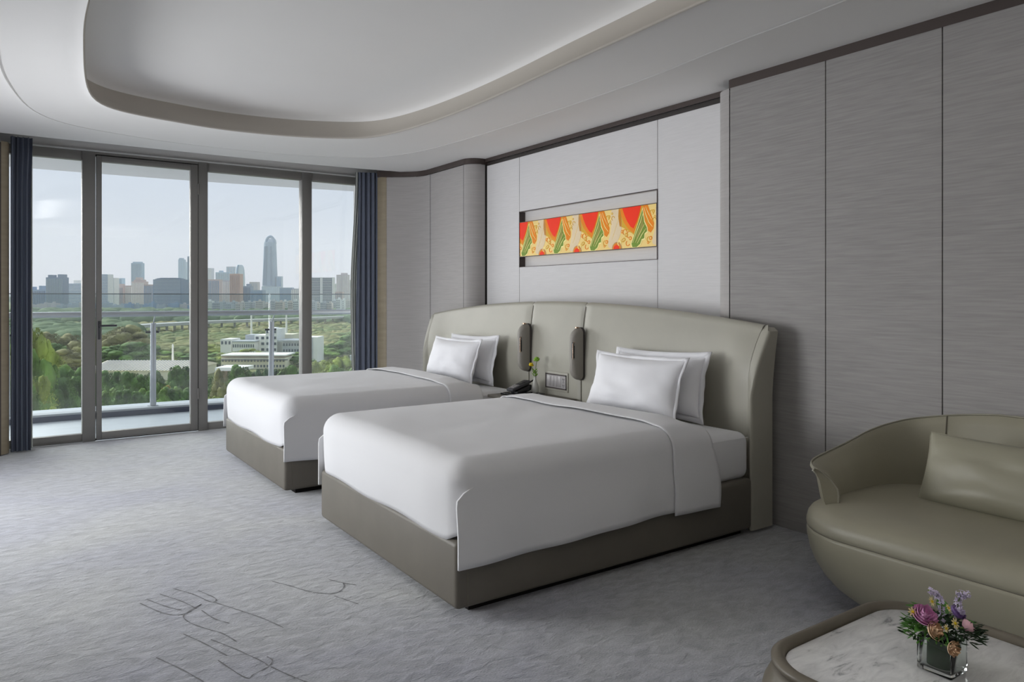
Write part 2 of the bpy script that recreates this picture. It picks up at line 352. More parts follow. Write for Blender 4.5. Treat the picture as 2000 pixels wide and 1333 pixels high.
# rounded end of the near panels
arc = [(XR + .14 - .14 * math.cos(a), 2.803 + .14 * math.sin(a)) for a in [PI / 2 * k / 10 for k in range(11)]]
tag(extr('rounded_panel', arc + [(XB + .02, 2.943)], 0, ZP, M['panel_column'], wr), 'pale rounded panel edge')
panel(XB, 2.935, 3.549, 0, ZP - .01, M['panel_light'], lbl='pale panel')
panel(XB, 3.549, 5.179, 0, 1.505, M['panel_light'], lbl='pale panel')
panel(XB, 3.549, 5.179, 1.982, ZP - .01, M['panel_light'], lbl='pale panel')
panel(XB, 5.179, 5.70, 0, ZP - .01, M['panel_light'], lbl='pale panel')
# far column: rounded corner, flat panel, concave curve to the curtain
arc2 = [(XB + .02, 5.70), (XR + .115, 5.70)] + [(XR + .115 - .115 * math.sin(a), 5.815 - .115 * math.cos(a)) for a in [PI / 2 * k / 10 for k in range(1, 11)]]
tag(extr('rounded_panel', arc2, 0, ZP, M['panel_column'], wr), 'rounded column corner panel')
panel(XR, 5.815, 6.458, 0, ZP, M['panel_column'], lbl='column panel')
cpts = [(3.47, 6.462), (3.468, 6.52), (3.455, 6.59), (3.425, 6.655), (3.375, 6.715), (3.31, 6.772), (3.25, 6.822), (3.19, 6.87)]
tag(extr('curved_panel', cpts, 0, ZP, M['panel_column'], wr), 'concave panel beside the curtain')
sub(box('joint', 3.632, 3.652, 5.6955, 5.700, 0, ZP, M['gap']), wr); sub(box('joint', 3.4692, 3.475, 5.8135, 5.8165, 0, ZP, M['gap']), wr)
sub(box('backing', 3.50, 3.74, 5.86, 6.46, 0, ZP, M['gap']), wr)
bt = [(3.19, 6.868), (3.176, 6.880), (3.166, 6.905), (3.158, 6.94), (3.150, 7.0), (3.19, 7.02), (3.30, 7.02)]
tag(extr('beige_edge', bt, 0, ZP + .01, M['beige'], wr), 'beige leather edge of the wall beside the curtain')
# niche: recess with bronze frame
nb = bmesh.new(); bbox(nb, XB + .056, XB + .07, 3.54, 5.19, 1.49, 2.0)
bbox(nb, XB + .004, XB + .056, 3.549, 5.179, 1.490, 1.505); bbox(nb, XB + .004, XB + .056, 3.549, 5.179, 1.982, 1.995)
tag(bm_obj('niche_back', nb, M['panel_light'], wr), 'pale niche lining')
nf = bmesh.new()
for (a, b, c, d) in ((3.549, 5.179, 1.978, 1.984), (3.549, 5.179, 1.503, 1.507)): bbox(nf, XB - .003, XB + .012, a, b, c, d)
bbox(nf, XB - .003, XB + .056, 5.172, 5.181, 1.503, 1.984); bbox(nf, XB - .004, XB + .056, 3.545, 3.553, 1.503, 1.984)
bm_obj('niche_frame', nf, M['bronze'], wr)
# crown trims (bronze shadow band under the ceiling)
def crown(name, pts, z0, z1, m, label):
    return struct(extr(name, pts, z0, z1, m, None), label)
ca = [(XR + .07 + .0 , 2.83), (XR + .035, 2.828), (XR + .008, 2.812), (XR + .002, 2.78)]
crown('trim_5', [(3.60, 2.83)] + ca + [(XR + .002, -3.3)], ZP, ZC, M['trim'], 'bronze band along the top of the near grey panels')
crown('trim_6', [(XB - .025, 2.95), (XB - .025, 5.70)], ZP + .018, ZC + .01, M['trim'], 'bronze band along the top of the pale recess')
crown('trim_7', [(XB - .002, 2.95), (XB - .002, 5.70)], ZP - .010, ZP + .02, M['trim_dark'], 'narrow dark step under the bronze band of the recess')
off = 0.012
crown('trim_8', [(XB, 5.70 - off), (XR + .115, 5.70 - off)] + [(XR + .115 - (.115 + off) * math.sin(a), 5.815 - (.115 + off) * math.cos(a)) for a in [PI / 2 * k / 10 for k in range(1, 11)]] +
      [(3.458, 6.45), (3.456, 6.52), (3.443, 6.585), (3.415, 6.646), (3.367, 6.704), (3.302, 6.76), (3.242, 6.81), (3.185, 6.858), (3.10, 6.90)], ZP, ZC + .01, M['trim'], 'bronze band along the top of the far column and curve')
# left wall (off camera, side glazing assumed to admit light), near wall
lw = struct(box('wall_left', -1.78, -1.60, -3.3, 4.1, 0, 3.1, M['panel']), 'pale wall on the left of the room beside assumed tall side glazing')
sub(box('lintel', -1.78, -1.60, 4.1, 7.5, 2.45, 3.1, M['ceiling']), lw)
sub(box('side_strip', -1.78, -1.60, 6.75, 7.5, 0, 2.45, M['ceiling']), lw)
for k in range(3): sub(box('assumed_side_frame', -1.76, -1.66, 4.1 + k * 1.3, 4.18 + k * 1.3, 0, 2.45, M['frame']), lw)
sub(box('side_pane', -1.74, -1.73, 4.1, 6.75, 0.0, 2.45, M['glass']), lw)
lpts = [(-1.60, 6.50), (-1.2, 6.62), (-0.7, 6.80), (-0.25, 6.93), (-0.085, 6.985), (-0.045, 7.015)]
tag(extr('curved_panel', lpts, 0, ZP, M['panel_column'], lw), 'curved grey panel')
tag(extr('dark_edge', [(-0.046, 7.013), (-0.026, 7.022)], 0, ZP, M['trim'], lw), 'dark bronze strip')
tag(extr('beige_edge', [(-0.026, 7.022), (-0.008, 7.028), (0.012, 7.046), (0.026, 7.076), (0.02, 7.12), (-0.1, 7.15)], 0.008, ZP + .01, M['beige'], lw), 'beige leather edge beside the left curtain')
struct(box('wall_near', -1.78, 3.95, -3.5, -3.3, 0, 3.1, M['panel_light']), 'grey panelled wall behind the viewpoint')

# ceiling: soffit with a groove, hanging lip, recessed dome
ZL, ZG = 2.462, 2.500
lip_px = [(175,0),(166,70),(165,130),(170,170),(180,195),(215,212),(270,225),(330,236),(440,254),(560,266),(640,270),(700,271),(735,269),(802,252),(860,233),(960,193),(1095,130),(1185,90),(1383,0)]
gr_px = [(0,100),(21,157),(45,203),(87,229),(150,247),(245,264),(350,280),(525,299),(620,305),(700,308),(757,306),(830,294),(915,270),(1050,227),(1252,157),(1462,71),(1571,35),(1642,0)]
lip = [unproj_z(a, b, ZL) for a, b in lip_px]; gro = [unproj_z(a, b, ZG) for a, b in gr_px]
def close_curve(far, ym):               # mirror the far half for the near half behind the camera
    return far + [(x, 2 * ym - y) for x, y in reversed(far)]
def catmull(P, n):
    out = []; L = len(P)
    for i in range(L):
        p0, p1, p2, p3 = [Vector(P[k % L]) for k in (i - 1, i, i + 1, i + 2)]
        for k in range(n):
            t = k / n; out.append(0.5 * ((2*p1) + (p2-p0)*t + (2*p0-5*p1+4*p2-p3)*t*t + (3*p1-p0-3*p2+p3)*t**3))
    return out
CX, CY = 1.36, 1.6
def radial(curve, n):                    # resample a closed star-shaped curve by angle
    out = []
    pts = [(math.atan2((p[1] - CY) * 0.42, p[0] - CX), p) for p in curve]; pts.sort(key=lambda a: a[0])
    ext = [(pts[-1][0] - 2 * PI, pts[-1][1])] + pts + [(pts[0][0] + 2 * PI, pts[0][1])]
    j = 0
    for k in range(n):
        a = -PI + 2 * PI * (k + .5) / n
        while ext[j + 1][0] < a: j += 1
        t = (a - ext[j][0]) / max(1e-9, ext[j + 1][0] - ext[j][0])
        out.append((lerp(ext[j][1][0], ext[j + 1][1][0], t), lerp(ext[j][1][1], ext[j + 1][1][1], t)))
    return out
NR = 240
def sm_ring(R, it):
    for _ in range(it): R = [((R[k-1][0] + 2*R[k][0] + R[(k+1) % len(R)][0]) / 4, (R[k-1][1] + 2*R[k][1] + R[(k+1) % len(R)][1]) / 4) for k in range(len(R))]
    return R
LIP = sm_ring(radial(catmull(close_curve(lip, 1.6), 8), NR), 6)
GRO = sm_ring(radial(catmull(close_curve(gro, 1.6), 8), NR), 6)
def mixr(A, B, t): return [(lerp(a[0], b[0], t), lerp(a[1], b[1], t)) for a, b in zip(A, B)]
def rect_ring():
    out = []
    for k in range(NR):
        a = -PI + 2 * PI * (k + .5) / NR; dx, dy = math.cos(a), math.sin(a) / 0.42
        def yb(x): return 6.905 if x < 1.6 else 6.905 - 0.095 * ((x - 1.6) / 1.4) ** 2
        t = 1e9
        if dx > 0: t = min(t, (3.80 - CX) / dx)
        if dx < 0: t = min(t, (-1.75 - CX) / dx)
        if dy < 0: t = min(t, (-3.4 - CY) / dy)
        if dy > 0:
            tt = (6.9 - CY) / dy
            for _ in range(3): tt = (yb(min(3.3, CX + dx * min(tt, t))) - CY) / dy
            t = min(t, tt)
        out.append((CX + dx * t, CY + dy * t))
    return out
RECT = rect_ring()
def inset(R, d):
    out = []
    for k in range(NR):
        a, b = Vector(R[k - 1]), Vector(R[(k + 1) % NR]); t = (b - a).normalized(); out.append((R[k][0] - t.y * d, R[k][1] + t.x * d))
    return out
rings = []
def addr(R, z): rings.append([(p[0], p[1], z) for p in R])
addr(RECT, ZC + .12); addr(RECT, ZC); addr(mixr(GRO, RECT, .5), ZC - .001); addr(mixr(GRO, RECT, .06), ZG + .008)
addr(mixr(GRO, RECT, .012), ZG); addr(mixr(GRO, RECT, .011), ZG + .012); addr(mixr(GRO, LIP, .008), ZG + .012); addr(mixr(GRO, LIP, .010), ZG - .001)
for t, z in ((.25, .996), (.5, .985), (.68, .968), (.80, .94), (.88, .90)): addr(mixr(GRO, LIP, t), lerp(ZL, ZG, z) - .0 - .022 * sm((t - .25) / .75))
addr(mixr(GRO, LIP, .95), ZL + .006); addr(mixr(GRO, LIP, .985), ZL)
ce = loft('ceiling', rings, M['ceiling'], None, cap0=False, cap1=False, ang=35)
struct(ce, 'pale plaster ceiling with a thin groove around its recess')
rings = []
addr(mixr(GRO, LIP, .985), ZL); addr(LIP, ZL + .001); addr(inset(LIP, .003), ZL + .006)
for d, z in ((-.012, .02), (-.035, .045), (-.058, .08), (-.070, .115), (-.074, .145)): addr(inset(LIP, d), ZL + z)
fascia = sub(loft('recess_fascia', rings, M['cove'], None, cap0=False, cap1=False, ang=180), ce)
rings = []
for d, z in ((-.074, .145), (-.068, .163), (-.045, .178), (-.005, .190), (.05, .200), (.12, .210)):
    addr(inset(LIP, d), ZL + z)
last = sm_ring(inset(LIP, .12), 10)
for t, z in ((.08, .219), (.18, .227), (.30, .234)): addr(mixr(last, [(CX, CY)] * NR, t), ZL + z)
for t in (.45, .7, .97): addr(mixr(last, [(CX, CY)] * NR, t), ZL + .238 + .02 * t)
dome = sub(loft('recess_dome', rings, M['ceiling'], None, cap0=False, ang=180), ce)
sub(box('slab_above', -1.78, 3.95, -3.5, 7.6, 3.1, 3.25, M['ceiling']), ce)

# ================================================================ CURTAINS
def curtain(label, pts_fn, nu, z0, z1, m, name='curtain', grp=None, loc=None):
    t = T(name, loc, label, 'curtain', grp)
    nv = 26
    t.add(grid('drape', lambda i, j: pts_fn(i / (nu - 1), j / (nv - 1), lerp(z0, z1, j / (nv - 1))), nu, nv, m, ang=180))
    return t
def cl(u, v, z):
    x = 0.030 + .135 * u; amp = .022 * (1 if v < .9 else 1.1)
    return (x + .010 * math.sin(u * 4 * 2 * PI + .6) + .012 * u * sm((v - .8) / .2), 7.085 - .02 * u + amp * math.sin(u * 4.5 * 2 * PI) + .006 * math.sin(5 * v + u * 9), z)
c1 = curtain('navy pleated curtain at the left end of the window', cl, 110, .012, 2.53, M['curtain'], loc=(.1, 7.08, 0))
c1.add(box('curtain_track', -.10, .75, 7.05, 7.09, 2.60, 2.62, M['trim_dark']))
def cr(u, v, z):
    x = 2.952 + .225 * u
    w = .5 + .5 * math.cos(PI * min(1, u / .3))
    return (x + .05 * (1 - v) * 0 + w * (.035 * sm((v - .2) / .8)) + .010 * math.sin(u * 4 * 2 * PI), 7.10 - .05 * u + .022 * math.sin(u * 4.6 * 2 * PI + 1.2) * (0.35 if u < .2 else 1), z)
c2 = curtain('navy pleated curtain at the right end of the window', cr, 120, .012, 2.53, M['curtain'], loc=(3.05, 7.08, 0))
c2.add(box('curtain_track', 2.5, 3.2, 7.05, 7.09, 2.60, 2.62, M['trim_dark']))
def sr(u, v, z):
    x0 = lerp(2.965, 2.945, sm(v / .5)) if v < .5 else lerp(2.945, 3.0, sm((v - .5) / .5))
    return (x0 + .16 * u, 7.215 + .012 * math.sin(u * 7 * 2 * PI), z)
curtain('off white sheer curtain tucked behind the right navy curtain', sr, 70, .012, 2.55, M['sheer'], name='sheer_curtain', loc=(3.0, 7.2, 0))
def sl(u, v, z): return (0.05 + .135 * u + .0 * v, 7.20 + .012 * math.sin(u * 6 * 2 * PI), z)
curtain('off white sheer curtain tucked behind the left navy curtain', sl, 70, .012, 2.55, M['sheer'], name='sheer_curtain', loc=(.1, 7.2, 0))

# ================================================================ BALCONY
bf = struct(box('balcony_floor', -3.0, 6.0, WY + .07, 9.3, -.20, -.03, M['deck']), 'pale tiled balcony floor beyond the glass')
YB = lambda x: 8.86 - .045 * (x ** 2) * .55
def ribbon_box(name, xs, y_in, y_out, z0, z1, m, parent=None):
    vs = []; fs = []
    for x in xs:
        vs += [(x, y_in(x), z0), (x, y_in(x), z1), (x, y_out(x), z1), (x, y_out(x), z0)]
    for i in range(len(xs) - 1):
        for k in range(4): fs.append((i*4+k, i*4+(k+1) % 4, (i+1)*4+(k+1) % 4, (i+1)*4+k))
    n = len(xs) - 1; fs += [(0, 1, 2, 3), (n*4+3, n*4+2, n*4+1, n*4)]
    return mk(name, vs, fs, m, parent, ang=30)
XS = [-3 + 9 * k / 36 for k in range(37)]
cb = struct(ribbon_box('balcony_curb', XS, lambda x: YB(x) + .01, lambda x: YB(x) + .40, -.19, .045, M['curb']), 'pale raised curb along the outer edge of the balcony')
sub(ribbon_box('dark_face', XS, lambda x: YB(x), lambda x: YB(x) + .009, -.03, .025, M['curb_dark']), cb)
ov = struct(ribbon_box('balcony_soffit', XS, lambda x: WY + .22, lambda x: YB(x) + .40, 2.605, 2.95, M['white_wall']), 'white balcony slab overhanging the windows')
rl = T('balcony_railing', (1.5, 8.9, 0.045), 'curved glass balustrade with a steel handrail on leaning posts', 'railing')
YG = lambda x: YB(x) + .17
rl.add(tube_obj('handrail', [(x, YB(x) - .03, 1.065) for x in XS], .030, M['steel'], n=14))
post_x = [-1.75, -0.1, 1.37, 2.62, 3.9, 5.2]
PX = [-.2, 1.40, 2.72, 4.2]
PX = [1.345 - 1.33 * 2, 1.345 - 1.33, 1.345, 2.60, 3.9]
for x in PX:
    y = YB(x) + .12
    p = rl.add(tube_obj('post', [(x, y, .04), (x - .005, y - .05, .96)], [.032, .028], M['steel'], n=14))
    sub(tube_obj('rail_stem', [(x - .005, y - .05, .95), (x + .0, YB(x) - .03, 1.05)], .007, M['steel']), p)
    sub(tube_obj('clamp', [(x - .075, y - .0, .86), (x + .06, y - .0, .86)], .012, M['black_matt']), p)
    sub(tube_obj('foot_plate', [(x, y, .045), (x, y, .052)], .055, M['steel'], n=16), p)
gx = [-3.0] + [x for x in PX] + [6.0]
for a, b in zip(gx[:-1], gx[1:]):
    seg = [lerp(a + .008, b - .008, k / 8) for k in range(9)]
    g = rl.add(ribbon_box('glass_panel', seg, YG, lambda x: YG(x) + .012, .05, 1.275, M['rail_glass']))
    sub(ribbon_box('top_edge', seg, YG, lambda x: YG(x) + .012, 1.276, 1.286, M['rail_dark']), g)

# ================================================================ BEDS
XF = 1.43
def rbox_mesh(name, x0, x1, y0, y1, z0, z1, r, m, seg=4): return box(name, x0, x1, y0, y1, z0, z1, m, bev=r, seg=seg)
def bed(y0, label):
    y1 = y0 + 1.48
    t = T('bed', ((XF + 3.3) / 2, (y0 + y1) / 2, 0), label, 'bed', 'the two single beds')
    b = t.add(rbox_mesh('base', XF, 3.22, y0, y1, .035, .300, .022, M['base']))
    for (x, y) in ((XF + .0485, y0 - .0004), ): sub(box('side_seam', x, x + .003, y - .001, y + .004, .05, .285, M['seam']), b)
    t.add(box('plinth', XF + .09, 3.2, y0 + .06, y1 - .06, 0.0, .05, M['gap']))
    ms = t.add(rbox_mesh('mattress', XF + .03, 3.225, y0 + .015, y1 - .015, .292, .540, .055, M['linen'], 5))
    sub(tube_obj('sheet_seam', [(2.6, y0 + .0125, .515), (3.2, y0 + .0125, .515)], .0015, M['linen']), ms)
    return t
def wob(x, y, s=1.0): return mnoise.noise(Vector((x * 2.3 * s, y * 2.3 * s, .7))) * .010 + mnoise.noise(Vector((x * 6 * s + 3, y * 5 * s, 2.7))) * .005
def duvet(y0, label, sd):
    y1 = y0 + 1.48; r = .085; xf = XF + .004; xin = xf + r; ya, yb_ = y0 - .005 + r, y1 + .005 - r; zt = .602; zc = zt - r; zhem = .215
    cols = []
    NS, NA, NT = 12, 8, 40
    for k in range(NS): cols.append(('s', -1, k / NS))
    for k in range(NA + 1): cols.append(('a', -1, PI / 2 * k / NA))
    for k in range(1, NT): cols.append(('t', 0, k / NT))
    for k in range(NA + 1): cols.append(('a', 1, PI / 2 * (1 - k / NA)))
    for k in range(1, NS + 1): cols.append(('s', 1, 1 - k / NS))
    rows = []; ND, NX = 10, 48; xe = 2.74
    for k in range(ND): rows.append(('d', k / ND))
    for k in range(NA + 1): rows.append(('a', PI / 2 * k / NA))
    for k in range(1, NX + 1): rows.append(('x', k / NX))
    def P(i, j):
        rt, rv = rows[i]; ct, sd_, cv = cols[j]
        if ct == 's':
            tdown = 1 - cv; z = lerp(zhem, zc, cv); yy = (ya - r) if sd_ < 0 else (yb_ + r)
            X = xin if rt != 'x' else lerp(xin, xe, rv)
            if rt == 'a': X = xin - (r + .012) * math.cos(rv) * (1 - (1 - min(1, tdown * zc / .11)) ** 2)
            if rt == 'd': X = xin - r
            if sd_ > 0 and sd == 0: tdown *= .15
            w = .018 * sm(tdown * 1.4) + .009 * tdown * math.sin(X * 7 + sd * 2 + sd_) + .005 * tdown * math.sin(X * 17 + sd)
            z += (.012 * math.sin(X * 3.1 + sd)) * tdown + (.02 * tdown if (X < xin) else 0) * 0
            return (X, yy + sd_ * w, z)
        if rt == 'x':
            X = lerp(xin, xe, rv)
            if ct == 'a': yy = (ya if sd_ < 0 else yb_) + sd_ * r * math.cos(cv); z = zc + r * math.sin(cv)
            else: yy = lerp(ya, yb_, cv); z = zt
            k = sm(min(abs(yy - (ya - r)), abs(yy - (yb_ + r))) / .25)
            z += k * (wob(X + sd, yy) + .004 * sm((X - xin) / .5) + .004)
            return (X, yy, z)
        b = cv if ct == 'a' else PI / 2; yy0 = (ya if sd_ < 0 else yb_) if ct == 'a' else lerp(ya, yb_, cv)
        yy = yy0 + (sd_ * r * math.cos(b) if ct == 'a' else 0)
        k = sm(min(abs(yy - (ya - r)), abs(yy - (yb_ + r))) / .25)
        if rt == 'a':
            X = xin - r * math.cos(rv) * math.sin(b); z = zc + r * (math.sin(rv) * math.sin(b) if ct == 'a' else math.sin(rv))
            z += k * math.sin(rv) * (wob(X + sd, yy) + .004); X -= k * math.cos(rv) * .012
            return (X, yy, z)
        edge = sm(min(abs(yy - (ya - r)), abs(yy - (yb_ + r))) / .10)
        zb = .330 - .034 * edge + .006 * math.sin(yy * 9 + sd); z = lerp(zb, zc, rv)
        X = xin - r * math.sin(b) - k * .012 * (.4 + .6 * rv) - .012 * math.sin(rv * PI) * k + .008 * (1 - rv)
        return (X, yy, z)
    nr, nc = len(rows), len(cols)
    def keep(i, j):
        side = cols[j][0] == 's' or cols[j + 1][0] == 's'
        return not (side and (rows[i][0] == 'd' and rows[i + 1][0] in 'da'))
    t = T('duvet', (2.1, (y0 + y1) / 2, .6), label, 'duvet', 'white duvets on the beds')
    o = t.add(grid('cover', P, nr, nc, M['linen'], keep=keep, ang=180))
    so = o.modifiers.new('s', 'SOLIDIFY'); so.thickness = .010; so.offset = 1
    # turned down band
    rows2 = [k / 16 for k in range(17)]; xa, xb = 2.60, 2.885
    def P2(i, j):
        u = rows2[i]; ct, sd_, cv = cols[j]; X = lerp(xa, xb, u)
        if ct == 's':
            td = 1 - cv; yy = (ya - r) if sd_ < 0 else (yb_ + r); z = lerp(zhem - .012, zc, cv) + .012 * math.sin(X * 3.1 + sd) * td
            w = .016 + .020 * sm(td * 1.4) + .009 * td * math.sin(X * 7 + sd * 2 + sd_) + .005 * td * math.sin(X * 17 + sd)
            return (X + .035 * u * math.sin(td * 2.2), yy + sd_ * w, z)
        if ct == 'a': yy = (ya if sd_ < 0 else yb_) + sd_ * (r + .015) * math.cos(cv); z = zc + (r + .013) * math.sin(cv)
        else: yy = lerp(ya, yb_, cv); z = zt + .011
        k = sm(min(abs(yy - (ya - r)), abs(yy - (yb_ + r))) / .25)
        z += k * (wob(X + sd, yy) + .018) * (1 - u * .4) + .014 * math.sin(PI * u) * k
        z -= .048 * sm((u - .55) / .45) * (.3 + .7 * k)
        if u > .999: X -= .004
        return (X + .02 * math.sin(yy * 3 + sd) * k, yy, z)
    b = t.add(grid('turned_band', P2, 17, nc, M['linen'], ang=180))
    so = b.modifiers.new('s', 'SOLIDIFY'); so.thickness = .004; so.offset = 1
    return t
bed(2.45, 'near single bed with taupe leather base standing closest to the viewer')
bed(4.57, 'far single bed with taupe leather base standing closest to the window')
duvet(2.45, 'white duvet with turned down band on the near bed', 0.0)
duvet(4.57, 'white duvet with turned down band on the far bed', 4.2)

def pillow(loc, w, h, T_, tilt, rz, label, group, m, flange=.03, parent=None, name='pillow', cat='pillow', seed=0, roll=0.0, pinch=.075):
    n = 34; W, Hh = w / 2 - flange, h / 2 - flange
    def pt(u, v, s):
        # pulled in mid-edges, pointed corners
        pu = u * (1 - pinch * (1 - abs(v) ** 2.2) * abs(u) ** 1.5); pv = v * (1 - pinch * 1.3 * (1 - abs(u) ** 2.2) * abs(v) ** 1.5)
        x, y = pu * W, pv * Hh
        th = T_ * ((1 - abs(u) ** 2.6) ** .55) * ((1 - abs(v) ** 2.6) ** .55)
        th *= 1 - .12 * v
        nz = mnoise.noise(Vector((u * 2.2 + seed, v * 2.2, s * 2))) * .014 + mnoise.noise(Vector((u * 7 + seed, v * 7, s * 3))) * .004
        return Vector((x, y, s * (th / 2 + nz * (1 - abs(u) ** 4) * (1 - abs(v) ** 4))))
    vs, fs = [], []
    def g(s):
        base = len(vs)
        for i in range(n + 1):
            for j in range(n + 1):
                u = math.sin(PI / 2 * (-1 + 2 * i / n)); v = math.sin(PI / 2 * (-1 + 2 * j / n)); vs.append(pt(u, v, s))
        for i in range(n):
            for j in range(n): fs.append((base + i * (n + 1) + j, base + (i + 1) * (n + 1) + j, base + (i + 1) * (n + 1) + j + 1, base + i * (n + 1) + j + 1)[::1 if s > 0 else -1])
    g(1); g(-1)
    R = Matrix.Rotation(rz, 4, 'Z') @ Matrix.Rotation(tilt, 4, 'Y') @ Matrix(((0, 0, -1, 0), (1, 0, 0, 0), (0, 1, 0, 0), (0, 0, 0, 1))) @ Matrix.Rotation(roll, 4, 'Z')
    vs = [(R @ (v + Vector((0, h / 2, 0)))) for v in vs]
    t = empty(name, loc, label, cat, group)
    body = mk('body', vs, fs, m, t, ang=180)
    bmx = bmesh.new(); bmx.from_mesh(body.data); bmesh.ops.remove_doubles(bmx, verts=bmx.verts, dist=.0005); bmx.to_mesh(body.data); bmx.free(); smooth(body.data)
    if flange > .005:
        ring = []
        K = 28
        per = [(-1 + 2 * k / K, -1) for k in range(K)] + [(1, -1 + 2 * k / K) for k in range(K)] + [(1 - 2 * k / K, 1) for k in range(K)] + [(-1, 1 - 2 * k / K) for k in range(K)]
        fv = []
        for q, (u, v) in enumerate(per):
            p = pt(u, v, 1); p.z = 0
            a = .006 * math.sin(q * .33 + seed) + .003 * math.sin(q * .8 + seed)
            ou = Vector((W * u * (1 - pinch * (1 - abs(v) ** 2.2)) + flange * u * (1 if abs(u) == 1 else abs(u) ** 3), Hh * v * (1 - pinch * 1.3 * (1 - abs(u) ** 2.2)) + flange * v * (1 if abs(v) == 1 else abs(v) ** 3), a))
            inn = p * .97
            fv += [R @ (inn + Vector((0, h / 2, 0))), R @ (ou + Vector((0, h / 2, 0)))]
        N2 = len(per); ff = [(2 * q, 2 * q + 1, 2 * ((q + 1) % N2) + 1, 2 * ((q + 1) % N2)) for q in range(N2)]
        fo = mk('flange', fv, ff, m, t, ang=180); so = fo.modifiers.new('s', 'SOLIDIFY'); so.thickness = .006; so.offset = 0
    else:
        # piping seam around the edge
        K = 20; per = [(-1 + 2 * k / K, -1) for k in range(K)] + [(1, -1 + 2 * k / K) for k in range(K)] + [(1 - 2 * k / K, 1) for k in range(K)] + [(-1, 1 - 2 * k / K) for k in range(K)]
        pts = []
        for u, v in per: p = pt(u, v, 1); p.z = 0; pts.append(R @ (p + Vector((0, h / 2, 0))))
        tube_obj('piping', pts, .003, m, t, n=6, closed=True)
    return t
for dy, a, b in ((0, 'near', 'near bed'), (2.12, 'far', 'far bed')):
    sd = dy
    pillow((3.145, 3.095 + dy, .540), .75, .405, .17, math.radians(11), math.radians(1), 'white back pillow leaning on the headboard of the %s' % b, 'bed pillows', M['linen_pillow'], seed=sd + 3, roll=math.radians(-1))
    pillow((2.972, 3.13 + dy, .556), .73, .375, .19, math.radians(17), math.radians(2), 'white front pillow resting against the back pillow of the %s' % b, 'bed pillows', M['linen_pillow'], seed=sd + 9, roll=math.radians(0), flange=.018)

# ================================================================ HEADBOARD
HC = 4.305
def hb_low(yp):                      # plan: distance from centre -> front X at low height
    a = abs(yp)
    return 3.30 - .045 * sm((a - 1.50) / .28)
def ztop(yp): return 1.216 - .036 * yp * yp
def hb_point(yp, q, a_edge=None):
    # q 0..1 up the front, then over the top to the back
    zt = ztop(yp)
    x0 = hb_low(yp)
    if q <= 1:
        z = lerp(.02, zt - .035, q)
        s = max(0, (z - .80) / (zt - .80)); lean = (3.350 - x0) * (s ** 1.7)
        return (x0 + lean, HC + yp * (1 + .016 * s * s * abs(yp) / 1.8), z)
    k = q - 1
    s = 1; xf = x0 + (3.350 - x0) * ((max(0, (zt - .035 - .80)) / (zt - .80)) ** 1.7); a = k * PI
    cxm = (xf + 3.398) / 2; rx = (3.398 - xf) / 2
    return (cxm - rx * math.cos(a), HC + yp * (1 + .016 * abs(yp) / 1.8), zt - .035 + .035 * math.sin(a))
hbT = T('headboard', (3.4, HC, 0), 'wide curved sage grey leather headboard spanning both beds with flared ends', 'headboard')
def hb_panel(ya, yb_, lbl):
    nu, nv1, nv2 = 34, 26, 8; e = .006
    def P(i, j):
        u = i / (nu - 1); yp = lerp(ya, yb_, u)
        q = j / nv1 if j <= nv1 else 1 + (j - nv1) / nv2
        x, y, z = hb_point(yp, q)
        ed = min(u, 1 - u) * abs(yb_ - ya)
        inset_ = .010 * (1 - sm(ed / .022)) if (ed < .022) else 0
        if abs(abs(ya if u < .5 else yb_) - 1.80) < .03: inset_ = 0
        if q <= 1: x += inset_
        else: z -= inset_ * .5
        return (x, y, z)
    o = hbT.add(grid('upholstered_panel', P, nu, nv1 + nv2 + 1, M['leather'], ang=180)); tag(o, lbl)
    return o
hb_panel(-1.80, -.362, 'wide panel behind the near bed'); hb_panel(-.358, .258, 'narrow middle panel between the beds'); hb_panel(.262, 1.80, 'wide panel behind the far bed')
for yp in (-.36, .26):
    hbT.add(tube_obj('seam', [tuple(Vector(hb_point(yp, q)) + Vector((.006, 0, 0))) for q in [k / 20 for k in range(21)] + [1.1, 1.2, 1.35]], .0022, M['seam'], n=6))
for sd in (-1, 1):
    # wing: front rounded edge and outer side, lofted along height
    nz_ = 40
    def W(i, j):
        q = i / (nz_ - 1); zt = ztop(1.8) - .002
        z = lerp(.02, zt, q); s = max(0, (z - .70) / (zt - .70)); inner = hb_point(sd * 1.80, min(1, (z - .02) / (zt - .055)))
        ix, iy = inner[0], abs(inner[1] - HC) - .003
        fx = min(ix - .004, lerp(3.222, 3.345, s ** 1.6)); fl = .040 * s ** 1.5; fy = 1.845 + fl
        rnd_ = max(0, (q - .965) / .035); fx += .0 * rnd_; fy -= .03 * rnd_ ** 2; tx = min(fx + .016, 3.39)
        prof = [(ix + .002, iy), (lerp(ix, fx, .45), lerp(iy, fy, .3)), (lerp(ix, fx, .85), lerp(iy, fy, .62)), (fx, lerp(iy, fy, .82)), (fx + .002, lerp(iy, fy, .93)), (lerp(fx, tx, .5), fy + .001), (tx, fy + .003), (tx + .001, fy + .003), (3.396, fy + .003), (3.398, fy - .03), (3.398, iy - .06)]
        x, yv = prof[j]
        return (min(x + .03 * rnd_ ** 2, 3.398), HC + sd * yv, z - (.012 * rnd_ if j > 3 else 0))
    w = hbT.add(grid('wing', W, nz_, 11, M['leather'], ang=40)); tag(w, 'flared end wing')
    topc = [W(nz_ - 1, j) for j in range(11)]
    sub(mk('wing_cap', topc, [tuple(range(11))], M['leather'], None), w)
